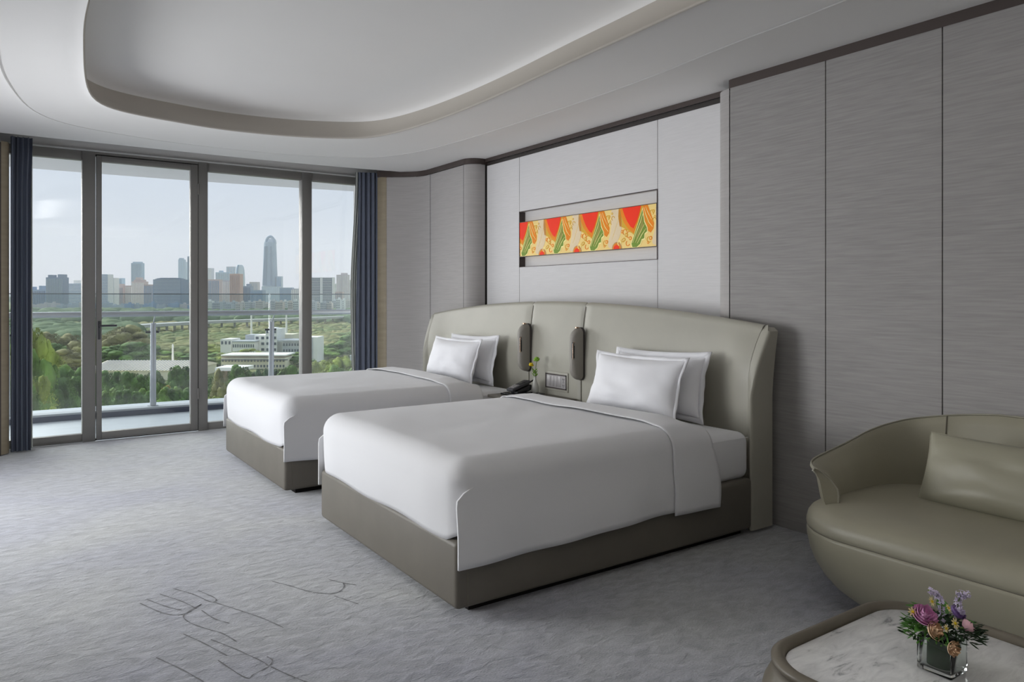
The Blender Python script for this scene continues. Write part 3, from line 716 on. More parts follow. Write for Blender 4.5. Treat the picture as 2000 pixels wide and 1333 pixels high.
# reading lamps
def reading_lamp(y, zc, label):
    x0 = 3.292; L = .185; t = T('reading_lamp', (x0, y, zc), label, 'lamp', 'reading lamps on the headboard')
    def cap(name, w, dep, x_back, m, hl, n=32, nl=8):
        rings = []
        for k in range(nl + 1):
            a = PI / 2 * k / nl; sc = math.cos(a) if k < nl else .08; xx = x_back - dep * math.sin(a); he = hl - .055 * (dep / .075) * (1 - sc)
            ring = []
            for q in range(n):
                th = 2 * PI * q / n; r_ = w * (.12 + .88 * sc ** .8); c, s_ = math.cos(th), math.sin(th)
                zz = (he - w) * (1 if s_ >= 0 else -1) * (1 if abs(s_) > 1e-6 else 0) + r_ * s_
                ring.append((xx, y + r_ * c, zc + zz))
            rings.append(ring)
        rings.insert(0, [(x_back + .012, p[1], p[2]) for p in rings[0]])
        return loft(name, rings, m, None, ang=60)
    t.add(cap('backplate', .040, .010, x0 - .002, M['trim_dark'], L))
    sh = t.add(cap('leather_shell', .037, .075, x0 - .012, M['lamp'], L - .004))
    # light slot with copper surround on the window side
    s1 = t.add(box('light_slot', x0 - .0865, x0 - .050, y - .024, y + .004, zc - .03, zc + .085, M['black_matt'], bev=.005, seg=3))
    yy = y - .0245; arch = [(x0 - .087, yy, zc - .032), (x0 - .087, yy, zc + .068)] + [(x0 - .0745 - .0125 * math.cos(a), yy, zc + .068 + .0165 * math.sin(a)) for a in [PI * k / 8 for k in range(1, 8)]] + [(x0 - .062, yy, zc + .068), (x0 - .062, yy, zc - .032)]
    sub(tube_obj('copper_rim', arch, .0022, M['copper'], n=6, closed=True), s1)
    sub(box('lens', x0 - .082, x0 - .068, yy - .001, yy + .004, zc - .026, zc + .060, M['black'], bev=.001), s1)
    t.add(tube_obj('copper_cap', [(x0 - .03, y, zc + L - .006), (x0 - .03, y, zc + L + .003)], .014, M['copper'], n=14))
    return t
reading_lamp(4.562, .862, 'pill shaped taupe leather reading lamp on the far seam, above the flowers')
reading_lamp(3.935, .853, 'pill shaped taupe leather reading lamp on the near seam, beside the near pillows')
# switch panel
sp = T('switch_panel', (3.296, 4.21, .58), 'grey switch and socket plate set in the headboard above the nightstand', 'switch')
xs = 3.292
sp.add(box('leather_bezel', xs, xs + .01, 4.075, 4.345, .565, .705, M['leather'], bev=.004))
fr = bmesh.new(); bbox(fr, xs - .004, xs + .004, 4.088, 4.332, .680, .688); bbox(fr, xs - .004, xs + .004, 4.088, 4.332, .582, .590)
bbox(fr, xs - .004, xs + .004, 4.088, 4.095, .582, .688); bbox(fr, xs - .004, xs + .004, 4.325, 4.332, .582, .688)
sp.add(bm_obj('frame', fr, M['bronze']))
pl_ = sp.add(box('plate', xs - .0015, xs + .006, 4.095, 4.325, .590, .680, M['switch']))
sk = bmesh.new()
for (yy, zz) in ((4.122, .657), (4.122, .613)):
    for (dy, dz, w, h) in ((-.008, 0, .003, .010), (.008, 0, .003, .010), (0, -.012, .010, .003)): bbox(sk, xs - .003, xs, yy + dy - w/2, yy + dy + w/2, zz + dz - h/2, zz + dz + h/2)
bbox(sk, xs - .0025, xs, 4.112, 4.132, .633, .636)
sub(bm_obj('socket_slot', sk, M['black_matt']), pl_)
for k in range(4): sub(box('key', xs - .004, xs, 4.155 + k * .041, 4.190 + k * .041, .597, .673, M['switch'], bev=.001), pl_)

# nightstand
ns = T('nightstand', (3.1, 4.25, 0), 'taupe nightstand with grey oak drawer between the two beds', 'nightstand')
ns.add(box('top', 2.91, 3.285, 3.965, 4.535, .515, .535, M['base'], bev=.003)); ns.add(box('body', 2.95, 3.285, 3.975, 4.525, .06, .515, M['base'], bev=.004))
dr = ns.add(box('drawer', 2.925, 2.948, 3.98, 4.52, .33, .505, M['wood'], bev=.003)); sub(box('finger_pull', 2.922, 2.928, 4.1, 4.4, .502, .508, M['trim_dark']), dr)
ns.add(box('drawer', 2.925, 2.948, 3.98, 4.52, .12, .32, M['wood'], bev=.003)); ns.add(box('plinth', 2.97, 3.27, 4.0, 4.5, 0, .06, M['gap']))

# telephone
ph = T('telephone', (3.09, 4.40, .535), 'black cordless telephone on the nightstand', 'telephone')
def oriented(name, hx, hy, hz, c, rz, ry, m, bev, parent=None):
    bm = bmesh.new(); bbox(bm, -hx, hx, -hy, hy, -hz, hz, bev, 2)
    Mx = Matrix.Translation(c) @ Matrix.Rotation(rz, 4, 'Z') @ Matrix.Rotation(ry, 4, 'Y'); bmesh.ops.transform(bm, matrix=Mx, verts=bm.verts)
    return bm_obj(name, bm, m, parent)
RZ = math.radians(8)
bs = ph.add(oriented('base', .105, .070, .008, (3.09, 4.41, .543), RZ, 0, M['black'], .004))
cr_ = ph.add(oriented('cradle', .075, .040, .020, (3.115, 4.395, .566), RZ, -.28, M['black'], .006))
hs = ph.add(oriented('handset', .095, .036, .012, (3.095, 4.40, .598), RZ, -.28, M['black_matt'], .008))
sub(oriented('screen', .030, .024, .0015, (3.115, 4.403, .6165), RZ, -.28, M['black'], .0005), hs)
for a in range(4):
    for b in range(3):
        u, v = -.070 + a * .017, -.018 + b * .018
        p = Matrix.Translation((3.095, 4.40, .598)) @ Matrix.Rotation(RZ, 4, 'Z') @ Matrix.Rotation(-.28, 4, 'Y') @ Vector((u, v, .0125))
        sub(oriented('button', .006, .006, .0018, p, RZ, -.28, M['switch'], .001), hs)
sub(tube_obj('antenna', [(3.17, 4.385, .615), (3.215, 4.379, .633)], .006, M['black']), hs)
pb = T('notepad', (3.10, 4.37, .535), 'dark flat notepad with a pen under the telephone edge', 'notepad')
pb.add(oriented('pad', .10, .05, .003, (3.15, 4.33, .5385), RZ, 0, M['black_matt'], .001)); pb.add(tube_obj('pen', [(3.06, 4.29, .546), (3.20, 4.31, .546)], .004, M['black']))

# bud vase and its two flowers
bv = T('bud_vase', (3.21, 4.355, .535), 'small cream bud vase on the nightstand beside the switch plate', 'vase')
bv.add(lathe('body', [(.020, 0), (.027, .012), (.029, .035), (.026, .062), (.016, .090), (.010, .108), (.009, .122), (.012, .130), (.0085, .130), (.007, .118), (.007, .10)], M['ceramic'], c=(3.21, 4.355, .535)))
def blob_flower(name, c, r, m, n=14, petal=.5, seed=1, parent=None):
    rnd = random.Random(seed); bm = bmesh.new()
    for k in range(n):
        th = rnd.random() * 2 * PI; phi = math.acos(1 - 1.3 * rnd.random()); d = Vector((math.sin(phi) * math.cos(th), math.sin(phi) * math.sin(th), math.cos(phi)))
        mt = Matrix.Translation(Vector(c) + d * r * .6) @ d.to_track_quat('Z', 'Y').to_matrix().to_4x4() @ Matrix.Diagonal((petal * r, petal * r * .7, r * .45, 1))
        bmesh.ops.create_icosphere(bm, subdivisions=1, radius=1.0, matrix=mt)
    return bm_obj(name, bm, m, parent, ang=180)
fl1 = T('green_carnation', (3.213, 4.355, .66), 'lime green pompom flower, taller stem in the bud vase', 'flower')
fl1.add(tube_obj('stem', [(3.212, 4.356, .60), (3.214, 4.353, .72), (3.222, 4.350, .775)], .0022, M['stem'], n=6)); fl1.add(blob_flower('petals', (3.222, 4.350, .785), .024, M['lime'], 26, .45, 3))
fl2 = T('yellow_flower', (3.208, 4.357, .66), 'small yellow flower, shorter stem in the bud vase', 'flower')
fl2.add(tube_obj('stem', [(3.209, 4.356, .60), (3.20, 4.365, .70), (3.195, 4.378, .735)], .002, M['stem'], n=6)); fl2.add(blob_flower('petals', (3.193, 4.380, .745), .020, M['yellow'], 18, .5, 4))
lv = bmesh.new(); rnd = random.Random(5)
for k in range(12):
    th = rnd.random() * 2 * PI; z = rnd.uniform(.665, .715); c = Vector((3.209 + .012 * math.cos(th), 4.357 + .012 * math.sin(th), z)); d = Vector((math.cos(th), math.sin(th), .9)).normalized()
    mt = Matrix.Translation(c) @ d.to_track_quat('Z', 'Y').to_matrix().to_4x4() @ Matrix.Diagonal((.006, .003, .018, 1)); bmesh.ops.create_icosphere(lv, subdivisions=1, radius=1.0, matrix=mt)
fl2.add(bm_obj('leaves', lv, M['lime']))

# ================================================================ ARTWORK
art = T('wall_art', (3.648, 4.364, 1.595), 'long glowing orange green and red wave patterned art panel in the wall niche', 'artwork')
AY0, AY1, AZ0, AZ1 = 5.172, 3.556, 1.596, 1.886; AW = AY0 - AY1; AH = AZ1 - AZ0
am = {}
for n_, c_ in (('cream', (0.80, 0.60, 0.22)), ('pale', (0.70, 0.57, 0.38)), ('red', (0.84, 0.030, 0.004)), ('orange', (0.74, 0.22, 0.006)), ('gold', (0.62, 0.36, 0.03)), ('green', (0.17, 0.27, 0.035)), ('leafy', (0.29, 0.27, 0.06)), ('tan', (0.50, 0.28, 0.12)), ('line', (0.92, 0.80, 0.36))):
    am[n_] = mat('enamel_' + n_, c_, 0.5, 0.2, var=0.06, vscale=(8, 8, 8))
    bs_ = am[n_].node_tree.nodes['Principled BSDF']; bs_.inputs['Emission Color'].default_value = (*c_, 1); bs_.inputs['Emission Strength'].default_value = 0.22   # back lit glass
art.add(box('glass_base', 3.652, 3.664, AY1, AY0, AZ0, AZ1, am['cream']))
ab = bmesh.new()
for (a, b, c, d) in ((AY1 - .004, AY0 + .004, AZ0 - .005, AZ0), (AY1 - .004, AY0 + .004, AZ1, AZ1 + .004), (AY1 - .004, AY1, AZ0, AZ1), (AY0, AY0 + .004, AZ0, AZ1)): bbox(ab, 3.645, 3.668, a, b, c, d)
art.add(bm_obj('edge_frame', ab, M['bronze']))
def clip_poly(P, u0, u1):
    def cut(P, f, inter):
        out = []
        for i in range(len(P)):
            a, b = P[i - 1], P[i]; fa, fb = f(a), f(b)
            if fa != fb: out.append(inter(a, b))
            if fb: out.append(b)
        return out
    P = cut(P, lambda p: p[0] >= u0, lambda a, b: (u0, lerp(a[1], b[1], (u0 - a[0]) / (b[0] - a[0]))))
    if P: P = cut(P, lambda p: p[0] <= u1, lambda a, b: (u1, lerp(a[1], b[1], (u1 - a[0]) / (b[0] - a[0]))))
    return P
art_bm = {}
AP = []
def apoly(mn, P, layer):
    P = clip_poly([(a, max(.0, min(1, b))) for a, b in P], .001, AW - .001)
    if len(P) < 3: return
    if len(P) > 40 or max(a for a, _ in P) - min(a for a, _ in P) < .05 : b = art_bm.setdefault(mn, bmesh.new())
    else: b = bmesh.new(); AP.append((mn, b))
    x1 = 3.652 - .0012 * layer
    va = [b.verts.new((x1, AY0 - u, AZ0 + v * AH)) for u, v in P]; vb = [b.verts.new((3.653, AY0 - u, AZ0 + v * AH)) for u, v in P]
    try:
        b.faces.new(va)
        for i in range(len(P)): b.faces.new((va[i - 1], va[i], vb[i], vb[i - 1]))
    except ValueError: pass
def crv(P, n=6, closed=True):
    out = []; L = len(P)
    for i in range(L):
        p = [Vector(P[k % L]) for k in (i - 1, i, i + 1, i + 2)]
        for k in range(n):
            t = k / n; v = 0.5 * ((2*p[1]) + (p[2]-p[0])*t + (2*p[0]-5*p[1]+4*p[2]-p[3])*t*t + (3*p[1]-p[0]-3*p[2]+p[3])*t**3); out.append((v.x, v.y))
    return out
def stroke(mn, P, w, layer):
    out_l, out_r = [], []
    for i, (u, v) in enumerate(P):
        a, b = P[max(i - 1, 0)], P[min(i + 1, len(P) - 1)]; du, dv = b[0] - a[0], (b[1] - a[1]) * AH; l = math.hypot(du, dv) or 1
        ww = w * (1 if 0 < i < len(P) - 1 else .4); nx, ny = -dv / l * ww, du / l * ww / AH; out_l.append((u + nx, v + ny)); out_r.append((u - nx, v - ny))
    apoly(mn, out_l + out_r[::-1], layer)
def circ(cu, cv, ru, a0=0, a1=2 * PI, n=12): return [(cu + ru * math.cos(lerp(a0, a1, k / n)), cv + ru / AH * math.sin(lerp(a0, a1, k / n))) for k in range(n + 1)]
for k in range(5):
    p = .136 + .449 * k; S = 1.0
    apoly('pale', crv([(p + .13, 1), (p + .21, 1), (p + .235, .7), (p + .22, .35), (p + .15, .05), (p + .09, .1), (p + .12, .5)]), 1)
    apoly('gold', [(p - .245, 1), (p + .002, 1), (p - .02, .8), (p - .06, .5), (p - .085, .30), (p - .11, .36), (p - .15, .43), (p - .20, .52), (p - .235, .56), (p - .25, .8)], 1)
    apoly('orange', [(p - .228, 1), (p - .012, 1), (p - .04, .72), (p - .09, .35), (p - .14, .46), (p - .185, .62), (p - .215, .8)], 2)
    apoly('red', [(p - .205, 1), (p - .018, 1), (p - .035, .82), (p - .06, .63), (p - .092, .47), (p - .12, .52), (p - .155, .66), (p - .185, .84)], 3)
    apoly('orange', [(p - .0, 1), (p + .045, 1), (p + .07, .82), (p + .105, .55), (p + .10, .42), (p + .075, .33), (p + .05, .38), (p + .02, .62), (p + .005, .85)], 2)
    stroke('line', [(p + .012, .95), (p + .03, .78), (p + .06, .58), (p + .095, .46)], .0022, 4); stroke('line', [(p + .03, .96), (p + .05, .82), (p + .085, .64)], .0018, 4)
    stroke('gold', [(p + .02, .8), (p + .04, .62), (p + .07, .48)], .003, 3)
    apoly('line', [(p - .0, .95), (p - .04, .64), (p - .085, .32), (p - .118, .10), (p - .106, -.0), (p - .055, -.0), (p - .02, .06), (p - .005, .16), (p + .022, .18), (p + .025, .3), (p + .05, .34), (p + .047, .46), (p + .02, .62)], 3)
    apoly('green', [(p - .002, .90), (p - .038, .62), (p - .080, .32), (p - .110, .10), (p - .100, .015), (p - .06, .01), (p - .025, .08), (p - .01, .19), (p + .015, .21), (p + .018, .32), (p + .042, .37), (p + .040, .46), (p + .014, .60)], 4)
    apoly('leafy', [(p + .0, .74), (p - .02, .52), (p - .06, .30), (p - .065, .18), (p - .02, .32), (p + .01, .50)], 5)
    stroke('line', [(p + .004, .80), (p - .02, .60), (p - .06, .36), (p - .095, .12)], .0022, 6); stroke('line', [(p + .035, .44), (p - .005, .30), (p - .05, .10)], .0022, 6); stroke('line', [(p + .02, .55), (p - .02, .36), (p - .07, .12)], .0016, 6)
    apoly('tan', circ(p + .185, 0, .052, 0, PI), 2); apoly('orange', circ(p + .185, 0, .044, 0, PI), 3); apoly('red', circ(p + .183, 0, .030, 0, PI), 4)
    stroke('line', circ(p + .215, .14, .016, -.5, 4.6, 14), .0030, 5)
    for (du, dv, r_, c_) in ((-.165, .33, .016, 'gold'), (-.125, .24, .014, 'orange'), (-.20, .20, .013, 'gold'), (.075, .20, .014, 'orange'), (.10, .83, .012, 'gold'), (.115, .70, .010, 'gold'), (.135, .90, .009, 'gold'), (.05, .10, .010, 'orange'), (.26, .22, .014, 'gold'), (-.21, .42, .012, 'orange')):
        apoly(c_, circ(p + du, dv, r_), 2); apoly('cream', circ(p + du + .001, dv, r_ * .5), 3)
    for (du, dv, r_, a0, a1) in ((-.18, .40, .020, 0, 4.2), (-.14, .33, .022, 1, 5), (.085, .80, .018, -1, 3.2), (.11, .62, .016, 0, 4), (-.15, .12, .018, 2, 6), (.06, .17, .020, 1.5, 5.5), (.145, .78, .015, 0, 4.5)):
        stroke('gold' if du > 0 else 'orange', circ(p + du, dv, r_, a0, a1, 10), .0020, 3)
    for q in range(5): stroke('cream', [(p + .13 + .015 * q, .25 + .1 * q), (p + .155 + .012 * q, .38 + .1 * q)], .0022, 2)
for n_, b in AP:
    bmesh.ops.recalc_face_normals(b, faces=b.faces); art.add(bm_obj('enamel_inlay', b, am[n_], sh=False), '%s enamel inlay' % {'line': 'pale yellow', 'leafy': 'olive', 'pale': 'pale cream'}.get(n_, n_))
for n_, b in art_bm.items():
    bmesh.ops.recalc_face_normals(b, faces=b.faces); art.add(bm_obj('enamel_swirl', b, am[n_], sh=False), kind='stuff')

# ================================================================ SOFA
def rrect(x0, x1, y0, y1, r, ins, n=12):
    x0 += ins; x1 -= ins; y0 += ins; y1 -= ins; rr = [max(.02, q - ins * .6) for q in (r if isinstance(r, (list, tuple)) else [r] * 4)]
    out = []
    for (cx, cy, a0, q) in ((x1 - rr[0], y1 - rr[0], 0, rr[0]), (x0 + rr[1], y1 - rr[1], PI / 2, rr[1]), (x0 + rr[2], y0 + rr[2], PI, rr[2]), (x1 - rr[3], y0 + rr[3], 1.5 * PI, rr[3])):
        for k in range(n): a = a0 + PI / 2 * k / (n - 1); out.append((cx + q * math.cos(a), cy + q * math.sin(a)))
    return out
sf = T('sofa', (2.95, .95, 0), 'olive green leather two seat sofa with curved shell back in the right foreground', 'sofa')
SX0, SX1, SY0, SY1 = 2.55, 3.40, .08, 1.815; SR = [.30, .27, .27, .30]
def sring(ins, z): return [(x, y, z) for x, y in rrect(SX0, SX1, SY0, SY1, SR, ins)]
base_o = sf.add(loft('seat_base', [sring(a, z) for a, z in ((.215, .02), (.20, .030), (.165, .048), (.125, .075), (.085, .11), (.050, .155), (.024, .205), (.008, .255), (.0, .30), (-.001, .325), (.001, .338))], M['sofa'], ang=180))
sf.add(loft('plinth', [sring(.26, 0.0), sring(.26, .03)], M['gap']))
seatb = sf.add(loft('seat_cushion', [sring(a, z) for a, z in ((.003, .338), (-.001, .342), (-.002, .352), (-.001, .366), (.003, .384), (.014, .402), (.038, .418), (.075, .430), (.125, .437), (.20, .440), (.32, .440))], M['sofa'], ang=180))
sub(tube_obj('seam', [(x, y, .3385) for x, y in rrect(SX0, SX1, SY0, SY1, SR, .002)], .0022, M['seam'], n=6, closed=True), seatb)
# shell: plan path from left arm tip, round the back, to right arm tip
path = [(2.690, 1.684), (2.735, 1.728), (2.80, 1.752), (2.92, 1.766), (3.04, 1.765), (3.16, 1.755), (3.26, 1.720), (3.335, 1.66), (3.375, 1.56), (3.39, 1.44), (3.395, 1.20), (3.395, .95)]
path = path + [(x, 1.90 - y) for x, y in reversed(path[:-1])]
def cat_open(P, n):
    out = []; L = len(P)
    for i in range(L - 1):
        p = [Vector(P[max(0, min(L - 1, k))]) for k in (i - 1, i, i + 1, i + 2)]
        for k in range(n):
            t = k / n; out.append(0.5 * ((2*p[1]) + (p[2]-p[0])*t + (2*p[0]-5*p[1]+4*p[2]-p[3])*t*t + (3*p[1]-p[0]-3*p[2]+p[3])*t**3))
    out.append(Vector(P[-1])); return out
pp = cat_open(path, 6); NP = len(pp)
cum = [0]
for i in range(1, NP): cum.append(cum[-1] + (pp[i] - pp[i - 1]).length)
def shell(i, j):
    p = pp[i]; t = (pp[min(i + 1, NP - 1)] - pp[max(i - 1, 0)]).normalized(); n = Vector((t.y, -t.x)) * -1   # outward
    s = min(cum[i], cum[-1] - cum[i])
    zt = .570 + .090 * sm(s / .55) * .75 + .100 * sm((s - .25) / .60)
    zt = .568 + .187 * (sm(s / 1.0) * .55 + .45 * min(1, s / 1.0)) if s < 1.0 else .755
    fl_ = .034 * (1 - sm(s / .35)) + .020
    th = .032
    prof = [(-th, .40), (-th - .004, .46), (-th, .52 if zt > .6 else .49), (-th * .8 + fl_ * .35, lerp(.45, zt, .62)), (-th * .5 + fl_ * .75, lerp(.45, zt, .86)), (-.010 + fl_ * 1.0, zt - .004), (fl_ * 1.05, zt), (.010 + fl_ * .95, zt - .008), (.016 + fl_ * .65, lerp(.45, zt, .84)), (.022 + fl_ * .25, lerp(.45, zt, .58)), (.020, .44), (.004, .40), (-.02, .37)]
    o, z = prof[j]
    q = p + n * o
    return (q.x, q.y, z)
def keepall(i, j): return True
sh = sf.add(grid('shell', shell, NP, 13, M['sofa'], ang=180)); tag(sh, 'one piece arms and back shell')
for i in (0, NP - 1):
    c = [shell(i, j) for j in range(13)]; sub(mk('arm_end', c, [tuple(range(13))], M['sofa'], None), sh)
def shell_line(j0, s0):
    return [tuple(Vector(shell(i, j0)) + Vector((0, 0, .002))) for i in range(NP)]
sub(tube_obj('piping', shell_line(6, 0), .0035, M['piping'], n=6), sh)
iseam = min(range(NP), key=lambda i: abs(cum[i] - .80))
for ii in (iseam, NP - 1 - iseam):
    n_off = Vector((-.002, 0, 0)); sub(tube_obj('back_seam', [tuple(Vector(shell(ii, j)) + n_off) for j in range(0, 8)], .0025, M['seam'], n=6), sh)
sub(tube_obj('arm_edge_piping', [shell(0, j) for j in range(0, 9)], .005, M['piping'], n=6), sh)
pillow((3.02, 1.165, .428), .70, .285, .13, math.radians(22), math.radians(-2), 'olive leather lumbar cushion leaning on the sofa back', None, M['cushion'], flange=0, name='lumbar_cushion', cat='cushion', seed=14, pinch=.035)

# ================================================================ COFFEE TABLE
ct = T('coffee_table', (1.76, .5, 0), 'coffee table with white marble top and taupe leather rim in the right foreground', 'table')
TX0, TX1, TY0, TY1 = 1.428, 2.085, -.25, 1.128
def tring(ins, z, r=.15): return [(x, y, z) for x, y in rrect(TX0, TX1, TY0, TY1, r, ins)]
ct.add(loft('drum', [tring(a, z) for a, z in ((.10, .0), (.06, .03), (.025, .09), (.002, .17), (-.012, .24), (-.012, .30), (-.002, .345), (.012, .375), (.020, .390))], M['table_leather'], ang=180))
ct.add(loft('rim', [tring(a, z) for a, z in ((.018, .388), (.012, .395), (.012, .403), (.020, .410), (.030, .411), (.038, .405), (.040, .385), (.040, .370), (.020, .370))], M['table_leather'], cap0=False, cap1=False, ang=180))
ct.add(loft('marble_top', [tring(a, z, .13) for a, z in ((.046, .360), (.046, .392), (.048, .3955), (.051, .397))], M['marble'], ang=30))
ct.add(loft('dark_joint', [tring(.039, .380), tring(.047, .381)], M['gap'], cap0=False, cap1=False))

# glass cube vase with flowers
GX0, GX1, GY0, GY1, GZ = 1.725, 1.802, .786, .863, .3975
gmat = bpy.data.materials.new('clear_vase_glass'); gmat.use_nodes = True
gb = gmat.node_tree.nodes['Principled BSDF']; gb.inputs['Base Color'].default_value = (.93, .97, .95, 1); gb.inputs['Transmission Weight'].default_value = 1.0; gb.inputs['Roughness'].default_value = .01; gb.inputs['IOR'].default_value = 1.45
vz = T('glass_vase', ((GX0 + GX1) / 2, (GY0 + GY1) / 2, GZ), 'clear square glass vase standing on the marble table', 'vase')
g = bmesh.new(); bbox(g, GX0, GX1, GY0, GY1, GZ, GZ + .078, .004, 2)
g2 = bmesh.new(); bbox(g2, GX0 + .0055, GX1 - .0055, GY0 + .0055, GY1 - .0055, GZ + .010, GZ + .0775, 0)
bmesh.ops.reverse_faces(g2, faces=g2.faces)
tmp = bpy.data.meshes.new('tmp'); g2.to_mesh(tmp); g2.free()
# open top: remove top faces of both and bridge
g.from_mesh(tmp)
tops = [f for f in g.faces if all(v.co.z > GZ + .0740 for v in f.verts) and abs(f.normal.z) > .95]
vz.add(bm_obj('glass_body', g, gmat))
lnr = T('leaf_liner', ((GX0 + GX1) / 2, (GY0 + GY1) / 2, GZ + .010), 'dark green leaf rolled inside the glass vase', 'leaf')
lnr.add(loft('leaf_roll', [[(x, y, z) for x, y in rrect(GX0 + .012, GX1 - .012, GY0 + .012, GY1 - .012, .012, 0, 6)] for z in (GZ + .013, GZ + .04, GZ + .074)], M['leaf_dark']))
fc = Vector(((GX0 + GX1) / 2, (GY0 + GY1) / 2, GZ + .080))
# camera-facing frame is not used: directions are room directions. L = towards window-left, R = towards the wall-right
def FP(a, b, z): return fc + Vector((CS * a + SN * b, -SN * a + CS * b, z))       # a across the view, b away
foliage = T('vase_foliage', tuple(fc), 'loose dark green foliage spilling over the rim of the glass vase', 'foliage')
fb = bmesh.new(); fd = bmesh.new(); rnd = random.Random(11)
for k in range(520):
    th = rnd.random() * 2 * PI; rr = rnd.random() ** .5 * .080; a, b = rr * math.cos(th) * 1.12, rr * math.sin(th) * .9
    z = .030 - 1.0 * rr ** 1.25 * .55 + rnd.uniform(-.010, .016); c = FP(a, b, z)
    out = (FP(a * 1.1, b * 1.1, z) - FP(0, 0, z)).normalized() + Vector((rnd.uniform(-.5, .5), rnd.uniform(-.5, .5), rnd.uniform(-.5, .7)))
    L_ = rnd.uniform(.012, .022); mt = Matrix.Translation(c) @ out.to_track_quat('Z', 'Y').to_matrix().to_4x4() @ Matrix.Diagonal((rnd.uniform(.0012, .004), .0010, L_ * .6, 1))
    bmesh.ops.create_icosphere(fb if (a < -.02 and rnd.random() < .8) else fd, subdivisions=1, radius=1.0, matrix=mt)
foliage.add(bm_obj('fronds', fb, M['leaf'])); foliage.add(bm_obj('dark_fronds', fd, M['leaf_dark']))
def big_leaf(a, b, z, L_, W_, dirv, name='leaf', m=None):
    bm = bmesh.new(); n = 8; prev = None; c = FP(a, b, z); d = Vector(dirv).normalized(); s = d.cross(Vector((0, 0, 1))).normalized(); u = s.cross(d)
    for k in range(n + 1):
        t = k / n; w = W_ * math.sin(PI * min(1, t * .96 + .03)) ; p = c + d * L_ * t + u * (-.25 * L_ * t * t)
        r_ = [bm.verts.new(p - s * w + u * w * .35), bm.verts.new(p), bm.verts.new(p + s * w + u * w * .35)]
        if prev: bm.faces.new((prev[0], prev[1], r_[1], r_[0])); bm.faces.new((prev[1], prev[2], r_[2], r_[1]))
        prev = r_
    return bm_obj(name, bm, m or M['leaf'])
for (a, b, z, L_, W_, dv) in ((-.03, .01, .035, .05, .016, (-.7, .7, .9)), (-.02, .0, .03, .055, .014, (-.2, .9, 1.0)), (.02, .02, .03, .05, .014, (.5, .5, .8)), (-.045, -.02, .02, .04, .014, (-1, .2, .3)), (.05, .0, .02, .045, .012, (1, -.2, .2))):
    foliage.add(big_leaf(a, b, z, L_, W_, dv))
def rose(c, R, m, m2, label, name='ranunculus', axis=(0, 0, 1), n=5):
    t = T(name, tuple(c), label, 'flower'); q = Vector(axis).normalized().to_track_quat('Z', 'Y').to_matrix().to_4x4()
    for ring in range(n):
        bm = bmesh.new(); rr = R * (1 - ring / n * .78); cnt = 7 - ring if ring < 4 else 3
        for k in range(cnt):
            a0 = 2 * PI * k / cnt + ring * .7; nu, nv = 5, 5; V = []
            for i in range(nu):
                for j in range(nv):
                    u = -1 + 2 * i / (nu - 1); v = j / (nv - 1); aa = a0 + u * .62
                    wv = math.sin(u * 7 + ring * 2.1 + k * 1.7) * .10 * v; rad = rr * (.35 + .70 * math.sin(v * PI * (.5 + .14 * ring / n)) + wv) * (1 - .1 * u * u); z = R * (-.30 + (.75 + .75 * ring / n) * v - .16 * u * u * v + wv)
                    V.append(bm.verts.new(Matrix.Translation(c) @ q @ Vector((rad * math.cos(aa), rad * math.sin(aa), z))))
            for i in range(nu - 1):
                for j in range(nv - 1): bm.faces.new((V[i*nv+j], V[(i+1)*nv+j], V[(i+1)*nv+j+1], V[i*nv+j+1]))
        t.add(bm_obj('petal_ring', bm, m if ring < n - 2 else m2, ang=180))
    bm = bmesh.new(); bmesh.ops.create_icosphere(bm, subdivisions=2, radius=R * .36, matrix=Matrix.Translation(Vector(c) + Vector(axis).normalized() * R * .15)); t.add(bm_obj('heart', bm, m2, ang=180))
    t.add(tube_obj('stem', [tuple(c), tuple(Vector(c) - Vector(axis).normalized() * R * 1.2)], .0018, M['stem'], n=6))
    return t
rose(FP(-.054, -.020, .048), .026, M['pink'], M['pink'], 'large pink and violet bloom at the left of the glass vase', 'pink_bloom', (-.3, -.5, .8))
rose(FP(-.044, -.040, .026), .020, M['peach'], M['peach'], 'peach bloom just below the pink bloom in the glass vase', 'peach_bloom', (-.2, -1, .5))
rose(FP(-.016, -.064, .000), .0165, M['peach'], M['peach'], 'small peach ranunculus hanging over the front of the glass vase', 'ranunculus', (-.35, -1, .1))
rose(FP(.035, -.030, .030), .016, M['blush'], M['blush'], 'blush pink bud at the right of the glass vase', 'blush_bud', (.7, -.5, .2), 4)
rose(FP(.030, -.005, .050), .018, M['violet'], M['lilac'], 'violet bloom under the right lilac spray in the glass vase', 'violet_bloom', (.2, -.6, .7), 4)
def spray(pts, R, n, label, seed):
    t = T('lilac_spray', tuple(pts[0]), label, 'flower', 'lilac sprays'); rnd = random.Random(seed); bm = bmesh.new(); P = [Vector(p) for p in pts]
    for k in range(n):
        s = rnd.random() * (len(P) - 1); i = min(int(s), len(P) - 2); c = P[i].lerp(P[i + 1], s - i); d = Vector((rnd.gauss(0, 1), rnd.gauss(0, 1), rnd.gauss(0, 1))).normalized()
        c = c + d * R * rnd.uniform(.5, 1); q = d.to_track_quat('Z', 'Y').to_matrix().to_4x4()
        for w in range(4):
            a = w * PI / 2 + rnd.random() * .5; mt = Matrix.Translation(c) @ q @ Matrix.Rotation(a, 4, 'Z') @ Matrix.Translation((.0028, 0, 0)) @ Matrix.Diagonal((.0028, .0018, .0009, 1)); bmesh.ops.create_icosphere(bm, subdivisions=1, radius=1, matrix=mt)
    t.add(bm_obj('florets', bm, M['lilac'])); t.add(tube_obj('stem', [tuple(p) for p in pts] , .0014, M['stem'], n=6)); return t
